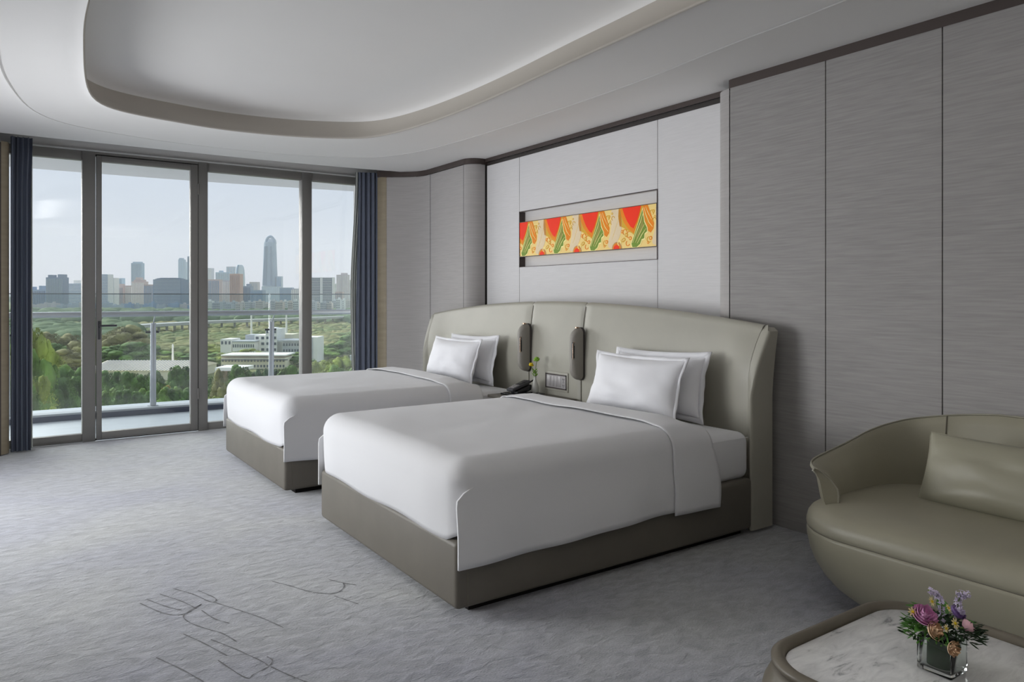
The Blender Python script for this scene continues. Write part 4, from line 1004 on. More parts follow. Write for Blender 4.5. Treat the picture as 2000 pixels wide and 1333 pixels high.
spray([FP(.0, .0, .03), FP(.005, .01, .068), FP(-.008, .01, .088), FP(-.026, .008, .098)], .009, 60, 'lilac spray arching to the left at the top of the bouquet', 21)
spray([FP(.028, -.004, .045), FP(.036, .0, .070), FP(.046, .004, .092), FP(.060, .004, .088)], .010, 75, 'lilac spray standing tallest at the right of the bouquet', 22)
def daisy(c, R, label, axis):
    t = T('cream_daisy', tuple(c), label, 'flower', 'small cream daisies'); q = Vector(axis).normalized().to_track_quat('Z', 'Y').to_matrix().to_4x4(); bm = bmesh.new()
    for k in range(8): bmesh.ops.create_icosphere(bm, subdivisions=1, radius=1, matrix=Matrix.Translation(c) @ q @ Matrix.Rotation(k * PI / 4, 4, 'Z') @ Matrix.Translation((R * .62, 0, 0)) @ Matrix.Diagonal((R * .42, R * .2, R * .08, 1)))
    t.add(bm_obj('petals', bm, M['cream_petal'])); bm = bmesh.new(); bmesh.ops.create_icosphere(bm, subdivisions=2, radius=R * .3, matrix=Matrix.Translation(c)); t.add(bm_obj('centre', bm, M['yellow'])); return t
daisy(FP(-.030, -.012, .080), .011, 'cream daisy near the top left of the bouquet', (0, -1, .5)); daisy(FP(.003, -.045, .045), .012, 'cream daisy in the middle of the bouquet', (-.2, -1, .5))
daisy(FP(-.020, -.050, .036), .009, 'smaller cream daisy just left of the middle one', (-.2, -1, .3)); daisy(FP(.004, -.018, .068), .009, 'cream daisy between the two lilac sprays', (.1, -1, .6)); daisy(FP(-.078, -.020, .060), .011, 'cream daisy at the outer left of the pink bloom', (-.6, -.8, .6))

# ================================================================ OUTSIDE: land, trees, buildings, city
ZG0 = -30.0
def ext_mat(name, c, var=.1, vs=(.05, .05, .05), rough=.9): return mat(name, c, rough, .15, var=var, vscale=vs)
M['marsh'] = mat('marsh_ground', (.12, .165, .06), .95, .1, color2=(.36, .35, .17), vscale=(.012, .02, .02), detail=8)
M['paving'] = ext_mat('pale_yard', (.50, .47, .42), .1)
for n_, c_ in (('t1', (0.135, 0.238, 0.058)), ('t2', (0.210, 0.333, 0.072)), ('t3', (0.370, 0.428, 0.091)), ('t4', (0.320, 0.297, 0.122)), ('t5', (0.087, 0.179, 0.072)), ('ty', (.42, .30, .06))): M[n_] = mat('foliage_' + n_, c_, .8, .2, var=.7, vscale=(1.6, 1.6, 1.6), detail=6)
M['trunk'] = ext_mat('bark', (.10, .08, .06)); M['roofg'] = ext_mat('grey_roof', (.17, .17, .18)); M['extwhite'] = ext_mat('white_facade', (.92, .90, .85), .04); M['extcream'] = ext_mat('cream_facade', (.84, .78, .60), .05)
M['extgrey'] = ext_mat('grey_facade', (.50, .52, .54), .05); M['win'] = mat('dark_window', (.10, .12, .15), .3, .5); M['brown'] = ext_mat('brown_wall', (.33, .25, .18)); M['road'] = ext_mat('concrete', (.50, .50, .48))
# ground strip seen through the glass
gv, gf = [], []; NGX, NGY = 150, 110
for i in range(NGY):
    d = 60 * (4200 / 60) ** (i / (NGY - 1))
    for j in range(NGX):
        t = lerp(-1.15, .25, j / (NGX - 1)); x, y = d * (SN + CS * t), d * (CS - SN * t)
        z = ZG0 + (mnoise.fractal(Vector((x * .02, y * .02, 0)), 1.0, 2.0, 4) * 2.0 * (1 if d > 420 else .05))
        gv.append((x, y, z))
for i in range(NGY - 1):
    for j in range(NGX - 1): a = i * NGX + j; gf.append((a, a + 1, a + NGX + 1, a + NGX))
struct(mk('ground_land', gv, gf, M['marsh']), 'green and tan marshland stretching to the city')
yard = at(118, 800, 205); struct(box('pavement_yard', yard.x - 70, yard.x + 60, yard.y - 45, yard.y + 35, ZG0 - .2, ZG0 + .25, M['paving']), 'pale paved yard below the balcony among the near trees')
hv = []; hf = []                          # far hazy hills
for k in range(60):
    t = lerp(-1.0, .1, k / 59); d = 4100; px = 1000 + t * F; hgt = 30 + 90 * max(0, mnoise.noise(Vector((k * .11, 3.3, 0)))) + (70 if 640 < px < 760 else 0)
    for (dd, z) in ((d, ZG0), (d + 40, ZG0 + hgt), (d + 300, ZG0)): hv.append((dd * (SN + CS * t), dd * (CS - SN * t), z))
for k in range(59):
    for q in range(2): a = k * 3 + q; hf.append((a, a + 3, a + 4, a + 1))
M['hill'] = ext_mat('hill_green', (.10, .15, .10)); struct(mk('hills', hv, hf, M['hill']), 'low hazy hills behind the city')

# trees
def crown_mesh(name, seed, m, n_cl=16, conic=False):
    rnd = random.Random(seed); bm = bmesh.new()
    for k in range(n_cl):
        th = rnd.random() * 2 * PI; h = rnd.random()
        rmax = (.42 * (1 - .75 * h)) if conic else .42 * math.sin(PI * (.18 + .72 * h)) ; r = rnd.random() ** .5 * rmax
        s = rnd.uniform(.12, .20) * (1 - .35 * h if conic else 1)
        bmesh.ops.create_icosphere(bm, subdivisions=3, radius=s, matrix=Matrix.Translation((r * math.cos(th), r * math.sin(th), .18 + .74 * h)) @ Matrix.Diagonal((1, 1, .85, 1)))
    for v in bm.verts:
        n = mnoise.noise_vector(v.co * 11 + Vector((seed, 0, 0))) * .045 + mnoise.noise_vector(v.co * 28 + Vector((seed, 5, 0))) * .03; v.co += n
    for k in range(2600):
        th = rnd.random() * 2 * PI; h = rnd.random(); rmax = (.50 * (1 - .75 * h)) if conic else .52 * math.sin(PI * (.15 + .75 * h)); r = rmax * rnd.uniform(.70, 1.10)
        c = Vector((r * math.cos(th), r * math.sin(th), .14 + .86 * h)); s = .022
        vs_ = [bm.verts.new(c + Vector((rnd.uniform(-s, s), rnd.uniform(-s, s), rnd.uniform(-s, s)))) for _ in range(3)]; bm.faces.new(vs_)
    me = bpy.data.meshes.new(name); bm.to_mesh(me); bm.free(); me.materials.append(m); me.polygons.foreach_set('use_smooth', [True] * len(me.polygons)); return me
tb = bmesh.new(); tube(tb, [(0, 0, -.02), (.01, 0, .3), (0, .01, .7)], [.022, .016, .008], 6); trunk_me = bpy.data.meshes.new('trunk'); tb.to_mesh(trunk_me); tb.free(); trunk_me.materials.append(M['trunk'])
CR = {}
for key, mm, con in (('dark', 't1', False), ('mid', 't2', False), ('olive', 't3', False), ('brown', 't4', False), ('conic', 't5', True), ('conic2', 't1', True), ('yellow', 'ty', False)): CR[key] = [crown_mesh('crown', 31 * len(CR) + 5 * q, M[mm], conic=con) for q in range(2)]
def tree(kind, px, d, h, w, label, group):
    p = at(px, 600, d); t = empty('tree', (p.x, p.y, ZG0), label, 'tree', group)
    a = bpy.data.objects.new('crown', CR[kind][random.randrange(2)]); link(a, t); a.scale = (w, w, h); a.rotation_euler.z = random.random() * 6
    b = bpy.data.objects.new('trunk', trunk_me); link(b, t); b.scale = (h, h, h); return t
G1 = 'tall trees left of the glass door'; G2 = 'dark trees seen through the glass door'; G3 = 'dark trees in front of the white buildings'; G4 = 'rounded trees low in the rightmost pane'; G5 = 'trees behind the long shed'
L1 = 'broad olive green tree in the stand below the left pane'; L2 = 'slim dark evergreen in the row in front of the long shed'; L3 = 'slim dark evergreen in the row below the white buildings'; L4 = 'rounded green tree low in the rightmost pane'; L5 = 'brownish green tree behind the long shed'
for (px, d, top, w, k) in ((62, 150, 642, 9, 'olive'), (78, 170, 668, 9, 'olive'), (95, 185, 690, 8, 'olive'), (60, 128, 700, 8, 'mid'), (88, 150, 715, 8, 'mid'), (110, 165, 728, 8, 'dark'), (128, 170, 722, 8, 'mid'), (148, 165, 728, 8, 'dark'), (120, 150, 745, 7, 'dark'), (70, 118, 740, 7, 'olive'), (64, 105, 770, 4, 'mid'), (150, 155, 742, 6, 'dark'), (100, 215, 690, 9, 'olive')):
    tree(k, px, d, (31.25 - (top - 580) * d / F) * 1.0, w, L1, G1)
for (px, top, k) in ((55, 650, 'mid'), (76, 655, 'brown'), (98, 652, 'brown'), (118, 660, 'brown'), (140, 655, 'brown'), (155, 668, 'brown'), (108, 672, 'dark'), (130, 684, 'brown'), (150, 690, 'brown')):
    d = 300 + random.random() * 60; tree(k, px, d, 31.25 - (top - 580) * d / F, 14, 'brownish tree in the second row below the left pane', 'second row trees below the left pane')
for i, px in enumerate([198, 212, 226, 240, 252, 264, 276, 288, 300, 312, 338, 350, 362, 374]):
    d = 198 + random.random() * 14; top = 738 - 12 * random.random() - (10 if px > 330 else 0); tree(random.choice(['conic2', 'conic2', 'dark', 'conic']), px, d, 31.25 - (top - 580) * d / F, random.uniform(5.0, 7.0), L2, G2)
for px in (205, 222, 236, 250, 268, 284, 296, 314, 330, 344, 358, 370):
    d = 180 + random.random() * 10; top = 768 - 10 * random.random(); tree(random.choice(['mid', 'dark']), px, d, 31.25 - (top - 580) * d / F, 5, 'low bushy tree below the evergreens behind the door', 'low trees seen through the glass door')
tree('yellow', 325, 195, 7.5, 4, 'small yellow leaved tree among the evergreens seen through the door', None)
for px in (410, 452, 466, 480, 494, 508, 522, 536, 550, 564, 578, 590):
    d = 205 + random.random() * 14; top = 728 - 14 * random.random() + (22 if px < 420 else 0); tree(random.choice(['conic2', 'conic', 'conic2', 'dark']), px, d, 31.25 - (top - 580) * d / F, random.uniform(5.5, 7.5), L3, G3)
tree('brown', 431, 200, 11, 5, 'bare brownish tree at the left of the row below the white buildings', None)
for px in (405, 425, 445, 462, 484, 500, 520, 545):
    d = 186 + random.random() * 8; tree(random.choice(['mid', 'dark', 'olive']), px, d, 31.25 - (775 - 580) * d / F, 5, 'low bushy tree beneath the evergreens left of the far bed', 'low trees left of the far bed')
for (px, top, d, w) in ((612, 708, 215, 8), (625, 712, 220, 8), (640, 706, 225, 9), (655, 700, 228, 9), (668, 698, 230, 9), (682, 705, 232, 9), (696, 708, 230, 8), (708, 706, 228, 8), (632, 722, 200, 7), (660, 720, 200, 8), (690, 722, 205, 8)):
    tree(random.choice(['olive', 'mid', 'mid']), px, d, 31.25 - (top - 580) * d / F, w, L4, G4)
for (px, top, d, w, k) in ((200, 662, 400, 20, 'brown'), (216, 655, 390, 20, 'brown'), (232, 646, 390, 22, 'brown'), (247, 638, 385, 22, 'brown'), (262, 652, 380, 20, 'brown'), (215, 680, 345, 17, 'mid'), (236, 676, 345, 17, 'dark'), (255, 672, 340, 18, 'dark'), (272, 670, 340, 18, 'dark'), (290, 678, 340, 16, 'dark'), (306, 685, 340, 15, 'mid'), (200, 688, 335, 14, 'mid'), (322, 695, 335, 13, 'olive'), (350, 690, 345, 13, 'mid'), (366, 692, 345, 13, 'dark')):
    tree(k, px, d, 31.25 - (top - 580) * d / F, w, L5, G5)
for (px, top, d, w, k) in ((655, 672, 380, 14, 'dark'), (668, 668, 385, 16, 'mid'), (684, 664, 390, 18, 'dark'), (698, 650, 395, 20, 'dark'), (640, 682, 370, 13, 'mid'), (410, 700, 330, 15, 'mid'), (422, 690, 340, 14, 'mid'), (440, 690, 335, 13, 'olive'), (462, 688, 332, 12, 'olive'), (570, 690, 340, 13, 'mid'), (585, 696, 330, 13, 'dark'), (408, 672, 390, 18, 'olive'), (486, 682, 355, 14, 'olive')):
    tree(k, px, d, 31.25 - (top - 580) * d / F, w, 'rounded green tree growing around the white buildings', 'trees around the white buildings')
# marsh scrub and distant woods: nobody could count these
def woods(name, n, dr, pxr, hr, wr, keys, label, seed, dens=None):
    rnd = random.Random(seed); V, Fc = [], []; ico = bmesh.new(); bmesh.ops.create_icosphere(ico, subdivisions=2, radius=1); iv = [v.co.copy() for v in ico.verts]; iff = [[v.index for v in f.verts] for f in ico.faces]; ico.free()
    for k in range(n):
        d = dr[0] * (dr[1] / dr[0]) ** rnd.random(); px = rnd.uniform(*pxr); p = at(px, 600, d); h = rnd.uniform(*hr); w = rnd.uniform(*wr); b = len(V); s = rnd.random() * 50
        for v in iv:
            q = v * (1 + .30 * mnoise.noise(v * 2.3 + Vector((s, 0, 0)))); V.append((p.x + q.x * w, p.y + q.y * w, ZG0 + h * .35 + q.z * h * .65))
        Fc += [tuple(b + i for i in f) for f in iff]
    me = bpy.data.meshes.new(name); me.from_pydata(V, [], Fc); me.materials.append(keys); me.polygons.foreach_set('use_smooth', [True] * len(me.polygons)); o = link(bpy.data.objects.new(name, me)); tag(o, label, 'vegetation', None, 'stuff'); return o
M['scrub'] = mat('scrub', (.10, .17, .06), .9, .1, color2=(.36, .31, .14), vscale=(.025, .025, .05), detail=8)
M['woods'] = mat('distant_woods', (.08, .13, .07), .9, .1, color2=(.15, .20, .10), vscale=(.015, .015, .015), detail=6)
woods('scrub', 5200, (400, 1000), (30, 730), (1.2, 4.5), (2.5, 7), M['scrub'], 'low brown and green scrub covering the marsh', 3)
woods('woodland', 900, (820, 1500), (30, 730), (6, 13), (9, 20), M['woods'], 'dark band of distant woodland at the foot of the city', 4)
woods('woodland', 260, (430, 620), (30, 260), (7, 13), (8, 15), M['woods'], 'dark woodland across the marsh seen through the left pane', 5)

def facing(px0, px1, base_d, depth):            # plan frame of a building squared to the view from its centre
    pc = at((px0 + px1) / 2, 600, base_d); ang = math.atan2(pc.x, pc.y); w = (px1 - px0) / F * base_d * math.cos(0)
    return pc, ang, w
def bldg_box(bm, pc, ang, off, w, depth, z0, z1, dz=0):
    r = bmesh.ops.create_cube(bm, size=1.0)
    ux, uy = Vector((CS, -SN, 0)), Vector((SN, CS, 0))
    for v in r['verts']:
        c = v.co.copy(); v.co = Vector((pc.x, pc.y, 0)) + ux * (off + c.x * w) + uy * ((c.y + .5) * depth + dz) + Vector((0, 0, lerp(z0, z1, c.z + .5)))
def zat(py, d): return H + (HY - py) / F * d
def far_block(name, label, cat, parts, group=None):
    """parts: (part_name, px0, px1, ytop, ybottom|None, d, depth, mat, cols, rows)"""
    x0 = (parts[0][1] + parts[0][2]) / 2; p = at(x0, 600, parts[0][5]); t = T(name, (p.x, p.y, ZG0), label, cat, group)
    for (pn, a, b, yt, yb_, d, dep, m, cols_, rows_) in parts:
        bm = bmesh.new(); pc = at((a + b) / 2, 600, d); w = (b - a) / F * d; z0 = ZG0 if yb_ is None else zat(yb_, d); z1 = zat(yt, d); bldg_box(bm, pc, 0, 0, w, dep, z0, z1)
        part_o = t.add(bm_obj(pn, bm, m, sh=False))
        if cols_ and rows_:
            zlo = max(z0, z1 - rows_ * 3.6); fh = (z1 - zlo) / rows_
            for r_ in range(rows_):
                for c_ in range(cols_):
                    bm = bmesh.new(); cw = w / cols_; bldg_box(bm, pc, 0, -w / 2 + cw * (c_ + .5), cw * .52, .3, zlo + fh * (r_ + .28), zlo + fh * (r_ + .72), -.15)
                    sub(bm_obj('window', bm, M['win'], sh=False), part_o)
    return t
W_ = M['extwhite']
far_block('white_office_building', 'stepped white building with rows of dark windows across the marsh', 'building', [
    ('tower_block', 518.6, 541, 643, None, 372, 14, W_, 3, 5), ('roof_box', 524, 538, 640, 643, 376, 6, W_, 0, 0), ('stepped_block', 497, 518.6, 655, None, 374, 14, W_, 2, 4), ('grey_box', 479, 497, 654.5, None, 378, 10, M['extgrey'], 0, 0),
    ('left_wing', 454, 497, 669, None, 368, 10, W_, 10, 2), ('left_roof', 453, 498, 666.5, 669, 367.5, 11, M['extgrey'], 0, 0), ('end_block', 430.5, 452, 663, None, 370, 12, W_, 3, 1),
    ('rear_block', 541, 572, 653.5, None, 385, 12, M['extcream'], 0, 0), ('right_wing', 552, 590, 668, None, 368, 12, M['extgrey'], 7, 3), ('right_roof', 541, 592, 664.5, 667.5, 367, 13, M['extgrey'], 0, 0)])
far_block('white_slab_building', 'narrow white slab building seen in the rightmost pane', 'building', [('slab', 596, 620, 659, None, 352, 12, W_, 0, 0), ('side_panel', 609, 611, 660, None, 351.6, 1, M['extgrey'], 0, 0)])
far_block('long_low_building', 'long two storey cream building in front of the white stepped building', 'building', [
    ('walls', 432, 557, 699, None, 318, 12, M['extcream'], 20, 2), ('flat_roof', 431, 558, 693.5, 696, 317, 14, W_, 0, 0), ('roof_shadow', 433, 556, 696, 699, 319, 10, M['brown'], 0, 0), ('dark_ledge', 431, 560, 703, 704.5, 316.5, 2, M['roofg'], 0, 0)])
far_block('shed', 'small shed with a white flat roof and brown walls', 'building', [('walls', 421, 462, 725, None, 262, 9, M['brown'], 0, 0), ('white_roof', 420, 476, 718.5, 725, 260, 10, W_, 0, 0)])
far_block('small_blue_shed', 'pale blue metal shed at the edge of the rightmost pane', 'building', [('walls', 684, 712, 697, None, 300, 12, ext_mat('blue_shed', (.52, .56, .66), .04), 0, 0), ('ridge', 683, 712, 694.5, 697, 299, 6, M['extgrey'], 0, 0)])
def pitched(name, label, px0, px1, ye, yr, d, dep, mw, mr, ribs=0):
    p = at((px0 + px1) / 2, 600, d); t = T(name, (p.x, p.y, ZG0), label, 'building'); w = (px1 - px0) / F * d; ze, zr = zat(ye, d), zat(yr, d); zr = max(zr, ze + 1.0)
    bm = bmesh.new(); bldg_box(bm, p, 0, 0, w, dep, ZG0, ze); t.add(bm_obj('walls', bm, mw, sh=False))
    ux, uy = Vector((CS, -SN, 0)), Vector((SN, CS, 0)); o = Vector((p.x, p.y, 0))
    vs_ = [o + ux * s * (w / 2 + .6) + uy * q + Vector((0, 0, z)) for s in (-1, 1) for q, z in ((-.8, ze - .2), (dep / 2, zr), (dep + .8, ze - .2))]
    rf = t.add(mk('roof', vs_, [(0, 1, 4, 3), (1, 2, 5, 4), (0, 2, 1), (3, 4, 5)], mr, sh=False))
    for k in range(ribs):
        f = -w / 2 + w * (k + .5) / ribs; bm = bmesh.new(); a = o + ux * f + uy * -.8 + Vector((0, 0, ze - .1)); b = o + ux * f + uy * dep / 2 + Vector((0, 0, zr + .1)); tube(bm, [a, b], .16, 4); sub(bm_obj('roof_rib', bm, M['extgrey']), rf)
    return t
pitched('long_warehouse', 'long cream warehouse with a ribbed metal roof seen through the glass door', 170, 360, 723, 711, 275, 30, M['extcream'], ext_mat('metal_roof', (.97, .84, .66), .03), 30)
pitched('small_house', 'small white house with a grey tiled roof below the left pane', 72, 100, 783, 773, 172, 8, M['extwhite'], M['roofg'])
pitched('low_hut', 'low brown roofed hut beside the yard under the left pane', 122, 162, 800, 793, 165, 6, M['extcream'], M['brown'])
# masts
for (px, yt, d, lb) in ((491, 615, 420, 'white mast rising left of the stepped white building'), (559.5, 613, 420, 'white mast rising right of the stepped white building'), (337.5, 678, 300, 'white mast rising behind the warehouse roof')):
    p = at(px, 600, d); t = T('mast', (p.x, p.y, ZG0), lb, 'mast'); t.add(tube_obj('pole', [(p.x, p.y, ZG0), (p.x, p.y, zat(yt, d))], [.75 * d / 420, .45 * d / 420], W_, n=8)); t.add(tube_obj('cap', [(p.x, p.y, zat(yt, d)), (p.x, p.y, zat(yt, d) + 1.2)], [.6 * d / 420, .2], W_, n=8))
# viaduct
via = T('viaduct', (at(450, 633, 620).x, at(450, 633, 620).y, ZG0), 'pale concrete road viaduct crossing the marsh', 'viaduct')
vp = [(250, 644.5, 560), (310, 640, 600), (370, 636.5, 640), (407, 635, 665), (506, 630.5, 715), (588, 626, 765), (650, 622.5, 810), (720, 619, 850)]
VP = [at(a, b, c) for a, b, c in vp]
for q in VP: q.z = -21.5
deck = bmesh.new(); prev = None
for i, q in enumerate(VP):
    t_ = (VP[min(i + 1, len(VP) - 1)] - VP[max(i - 1, 0)]).normalized(); n = Vector((-t_.y, t_.x, 0)) * 7
    r_ = [deck.verts.new(q - n + Vector((0, 0, -1.3))), deck.verts.new(q - n + Vector((0, 0, 1.0))), deck.verts.new(q + n + Vector((0, 0, 1.0))), deck.verts.new(q + n + Vector((0, 0, -1.3)))]
    if prev:
        for k in range(4): deck.faces.new((prev[k], prev[(k + 1) % 4], r_[(k + 1) % 4], r_[k]))
    prev = r_
via.add(bm_obj('deck', deck, M['road'], sh=False))
for i in range(len(VP) - 1):
    for k in range(4):
        q = VP[i].lerp(VP[i + 1], k / 4); via.add(tube_obj('pier', [(q.x, q.y, ZG0 - 1), (q.x, q.y, -22.8)], 1.1, M['road'], n=8))
# city blocks and towers
tmat = {}
def tm(c):
    if c not in tmat: tmat[c] = mat('tower_%d' % len(tmat), c, .55, .4, var=.06, vscale=(.02, .02, .02))
    return tmat[c]
def towr(label, a, b, yt, d, c, cb, nb=10, vert=False, crown=None, grp=None, dep=None):
    p = at((a + b) / 2, 600, d); t = T('tower', (p.x, p.y, ZG0), label, 'tower', grp); w = (b - a) / F * d; z1 = zat(yt, d); dep = dep or max(20, w * .6)
    bm = bmesh.new(); bldg_box(bm, p, 0, 0, w, dep, ZG0, z1); t.add(bm_obj('body', bm, tm(c), sh=False))
    bm = bmesh.new()
    if vert:
        for k in range(nb): bldg_box(bm, p, 0, -w / 2 + w * (k + .5) / nb, w / nb * .42, 1.2, ZG0 + 10, z1 - 3, -1.0)
        t.add(bm_obj('window_column', bm, tm(cb), sh=False), kind='stuff')
    else:
        for k in range(nb): z = lerp(ZG0 + 10, z1, (k + .6) / nb); bldg_box(bm, p, 0, 0, w * .94, 1.2, z - (z1 - ZG0) / nb * .2, z + (z1 - ZG0) / nb * .2, -1.0)
        t.add(bm_obj('window_band', bm, tm(cb), sh=False), kind='stuff')
    if crown:
        bm = bmesh.new()
        for (f, fw, hh) in crown: bldg_box(bm, p, 0, f * w, fw * w, dep * .6, z1, z1 + hh, 4)
        t.add(bm_obj('roof_block', bm, tm(c), sh=False))
    return t
BL, BD, PK, WT, PB, GY = (.15, .26, .42), (.05, .10, .20), (.52, .40, .38), (.72, .72, .70), (.38, .50, .62), (.32, .36, .42)
towr('low dark blue block at the far left of the skyline', 48, 89, 566, 1500, BL, BD, 12, True, [(-.3, .2, 6), (.2, .15, 8)])
towr('dark blue twin topped tower in the left pane', 89.5, 122.5, 542, 1450, (.08, .14, .23), (.22, .30, .38), 14, True, [(-.3, .3, 5), (.3, .35, 6)])
towr('pink grey block right of the dark blue twin topped tower', 122, 136, 566, 1700, PK, (.22, .21, .27), 5, True)
towr('pale stepped tower at the right edge of the left pane', 130, 163, 554, 1600, WT, BL, 16, False, [(.1, .5, 7)])
towr('white banded tower at the left edge of the door', 190, 211, 536, 1500, WT, BL, 26, False)
towr('white banded tower, second from the left edge of the door', 211, 223, 543, 1560, WT, GY, 22, False)
towr('pale blue block behind the white banded towers', 221, 238, 543.5, 2300, PB, BL, 10, True)
towr('pink residential block, leftmost of three behind the door glass', 219, 240, 560, 1650, PK, (.22, .21, .27), 8, True, [(.2, .3, 6)])
towr('pink residential block, middle of three behind the door glass', 239, 258, 558, 1660, (.42, .33, .32), WT, 7, True)
towr('pink residential block with crown, below the tall blue glass tower', 257, 281, 550, 1640, PK, WT, 8, True, [(0, .8, 4), (-.05, .4, 9)])
towr('tall blue glass tower in the middle of the door', 256, 276, 514, 2300, (.24, .36, .48), (.15, .24, .36), 9, True, [(0, .8, 4)])
towr('brown pink block left of the wide dark blue block', 281, 300, 556, 1600, (.40, .30, .28), BL, 7, True)
towr('wide dark blue office block with a curved top', 299, 354, 546, 1400, (.10, .17, .27), (.30, .37, .45), 20, False, [(0, .92, 1.2), (0, .8, 2.2), (0, .6, 3.0)])
towr('pale blue slender tower behind the wide dark blue block', 348, 358, 507, 2500, (.30, .40, .50), PB, 4, True, [(-.1, .7, 5)])
towr('paler thin tower beside the pale blue slender tower', 358, 364, 512, 2600, PB, WT, 3, True)
towr('dark thin tower at the right edge of the door', 366, 375, 501, 2300, (.18, .26, .36), BD, 3, True)
towr('pinkish brown block under the right end of the door', 354, 376, 553, 1500, (.36, .30, .32), BL, 7, True)
towr('pale tower at the left edge of the wide pane', 400, 413.5, 524, 2400, (.50, .50, .54), WT, 4, True)
towr('pink brown block at the left edge of the wide pane', 404, 428, 546, 1700, PK, BL, 8, True)
towr('broad pale blue block left of the orange brown tower', 421, 448, 532, 2200, PB, GY, 8, True, [(-.2, .2, 5)])
towr('pale grey slab behind the orange brown tower', 442, 458, 521, 2400, (.50, .50, .56), PB, 4, True)
towr('orange brown tower in the wide pane', 448.5, 468.5, 535, 1600, (.50, .30, .22), (.36, .24, .22), 6, True)
towr('pale pink block before the broad pale blue block', 428, 449, 548, 1750, (.40, .38, .44), WT, 7, True)
towr('dark blue grey low block right of the arched tower', 469, 489, 559, 1700, (.20, .26, .36), BD, 7, True, [(.2, .3, 5)])
towr('pale pink slab left of the tallest tower', 487, 503, 551, 2100, (.48, .44, .46), GY, 5, True)
towr('blue low block at the left foot of the tallest tower', 489, 513, 567, 1600, (.20, .28, .38), BL, 8, True)
towr('blue low block at the right foot of the tallest tower', 546, 570, 562, 1900, (.24, .32, .42), BL, 8, True)
towr('pale pink low block at the right edge of the wide pane', 568, 600, 564, 1900, (.40, .40, .46), WT, 9, True, [(.1, .3, 5)])
for (a, b, s) in ((608, 625, 'left'), (629.5, 648, 'right')):
    t = towr('dark banded residential tower with white edges, %s of the twin pair' % s, a, b, 542.5, 1450, (.05, .08, .13), (.45, .47, .49), 18, False, None, 'dark twin towers')
    for px in ((a - .6, b + 1.2) if s == 'left' else (a - .8, b + 1.4)):
        bm = bmesh.new(); pc = at(px, 600, 1449); bldg_box(bm, pc, 0, 0, 2.4, 16, ZG0, zat(542, 1449)); t.add(bm_obj('white_edge', bm, tm(WT), sh=False))
towr('pale pink tower right of the dark twin pair', 657, 680, 537, 2000, (.50, .44, .45), (.58, .56, .58), 7, True, [(.1, .5, 5)])
towr('low pale block at the right edge of the skyline', 680, 704, 562, 2500, (.45, .46, .50), GY, 6, True)
towr('low pink block before the pale pink right tower', 650, 668, 570, 1700, PK, (.22, .21, .27), 5, True)
# arched tower
def profile_tower(label, base_px, d, prof, c, cb, hole=None, nb=26):
    p = at(base_px, 600, d); t = T('tower', (p.x, p.y, ZG0), label, 'tower'); ux, uy = Vector((CS, -SN, 0)), Vector((SN, CS, 0)); rings_ = []
    for (yt, hw, hd) in prof:
        z = ZG0 if yt is None else zat(yt, d); w = hw / F * d; dd = hd / F * d; ring = []
        for k in range(16):
            a = 2 * PI * (k + .5) / 16; cx_, sy_ = math.cos(a), math.sin(a); sx = math.copysign(abs(cx_) ** .6, cx_) * w; sy = math.copysign(abs(sy_) ** .6, sy_) * dd
            q = Vector((p.x, p.y, 0)) + ux * sx + uy * sy; ring.append((q.x, q.y, z))
        rings_.append(ring)
    t.add(loft('body', rings_, tm(c), ang=30))
    return t, p, ux, uy
t, p, ux, uy = profile_tower('tallest tower, a tapering blue glass tower with a rounded top', 527.5, 2500, [(None, 15, 13), (560, 14, 12), (520, 12.6, 11), (490, 11.6, 10), (474, 10.8, 9.5)], (.26, .34, .44), BD)
for s in (-1, 1):
    pts = []
    for k in range(9):
        a = PI / 2 * k / 8; pts.append(Vector((p.x, p.y, 0)) + ux * (s * (8.0 * math.cos(a)) / F * 2500 + 0) + Vector((0, 0, zat(475 - 12.5 * math.sin(a), 2500))))
    t.add(tube_obj('crown_arch', pts, [4.8] * 9, tm((.26, .34, .44)), n=8))
t.add(loft('crown_back', [[tuple(Vector((p.x, p.y, 0)) + uy * (14 + dd_) + ux * (s * hw / F * 2500) + Vector((0, 0, zat(y_, 2500)))) for (s, dd_) in ((-1, 0), (1, 0), (1, 5), (-1, 5))] for y_, hw in ((476, 9.5), (470, 8.8), (466, 7))], tm((.50, .56, .62))))
bm = bmesh.new()
for s, a_, w_ in ((-1, -5.5, 6), (1, 6.0, 3)):
    r = bmesh.ops.create_cube(bm, size=1)
    for v in r['verts']:
        k = v.co.z + .5; v.co = Vector((p.x, p.y, 0)) + ux * ((a_ * lerp(1.15, .85, k) + v.co.x * w_ * lerp(1.2, .8, k)) / F * 2500) + uy * (-24 * lerp(1, .78, k) + v.co.y * 2) + Vector((0, 0, lerp(zat(558, 2500), zat(482, 2500), k)))
t.add(bm_obj('glass_face', bm, tm((.13, .19, .28)), sh=False))
t2 = towr('podium block around the base of the tallest tower', 511, 545, 560, 2440, (.36, .44, .50), PB, 10, True)
towr('lower slab joined to the right of the tallest tower', 540, 549, 540, 2480, (.34, .42, .50), BL, 3, True)
t, p, ux, uy = profile_tower('pale arched tower with a rounded crown behind the orange brown tower', 468.5, 2400, [(None, 9.5, 7), (545, 9.2, 7), (528, 8.4, 6.5), (521, 6.6, 5.5), (518, 4.5, 4), (517, 2, 2)], (.46, .54, .58), BL)
t.add(tube_obj('rib', [Vector((p.x, p.y, 0)) + ux * (a_ / F * 2400) - uy * 13 + Vector((0, 0, zat(y_, 2400))) for a_, y_ in ((-4, 600), (-3.6, 545), (-2, 524), (0, 518))], 2.2, tm(BL), n=6))
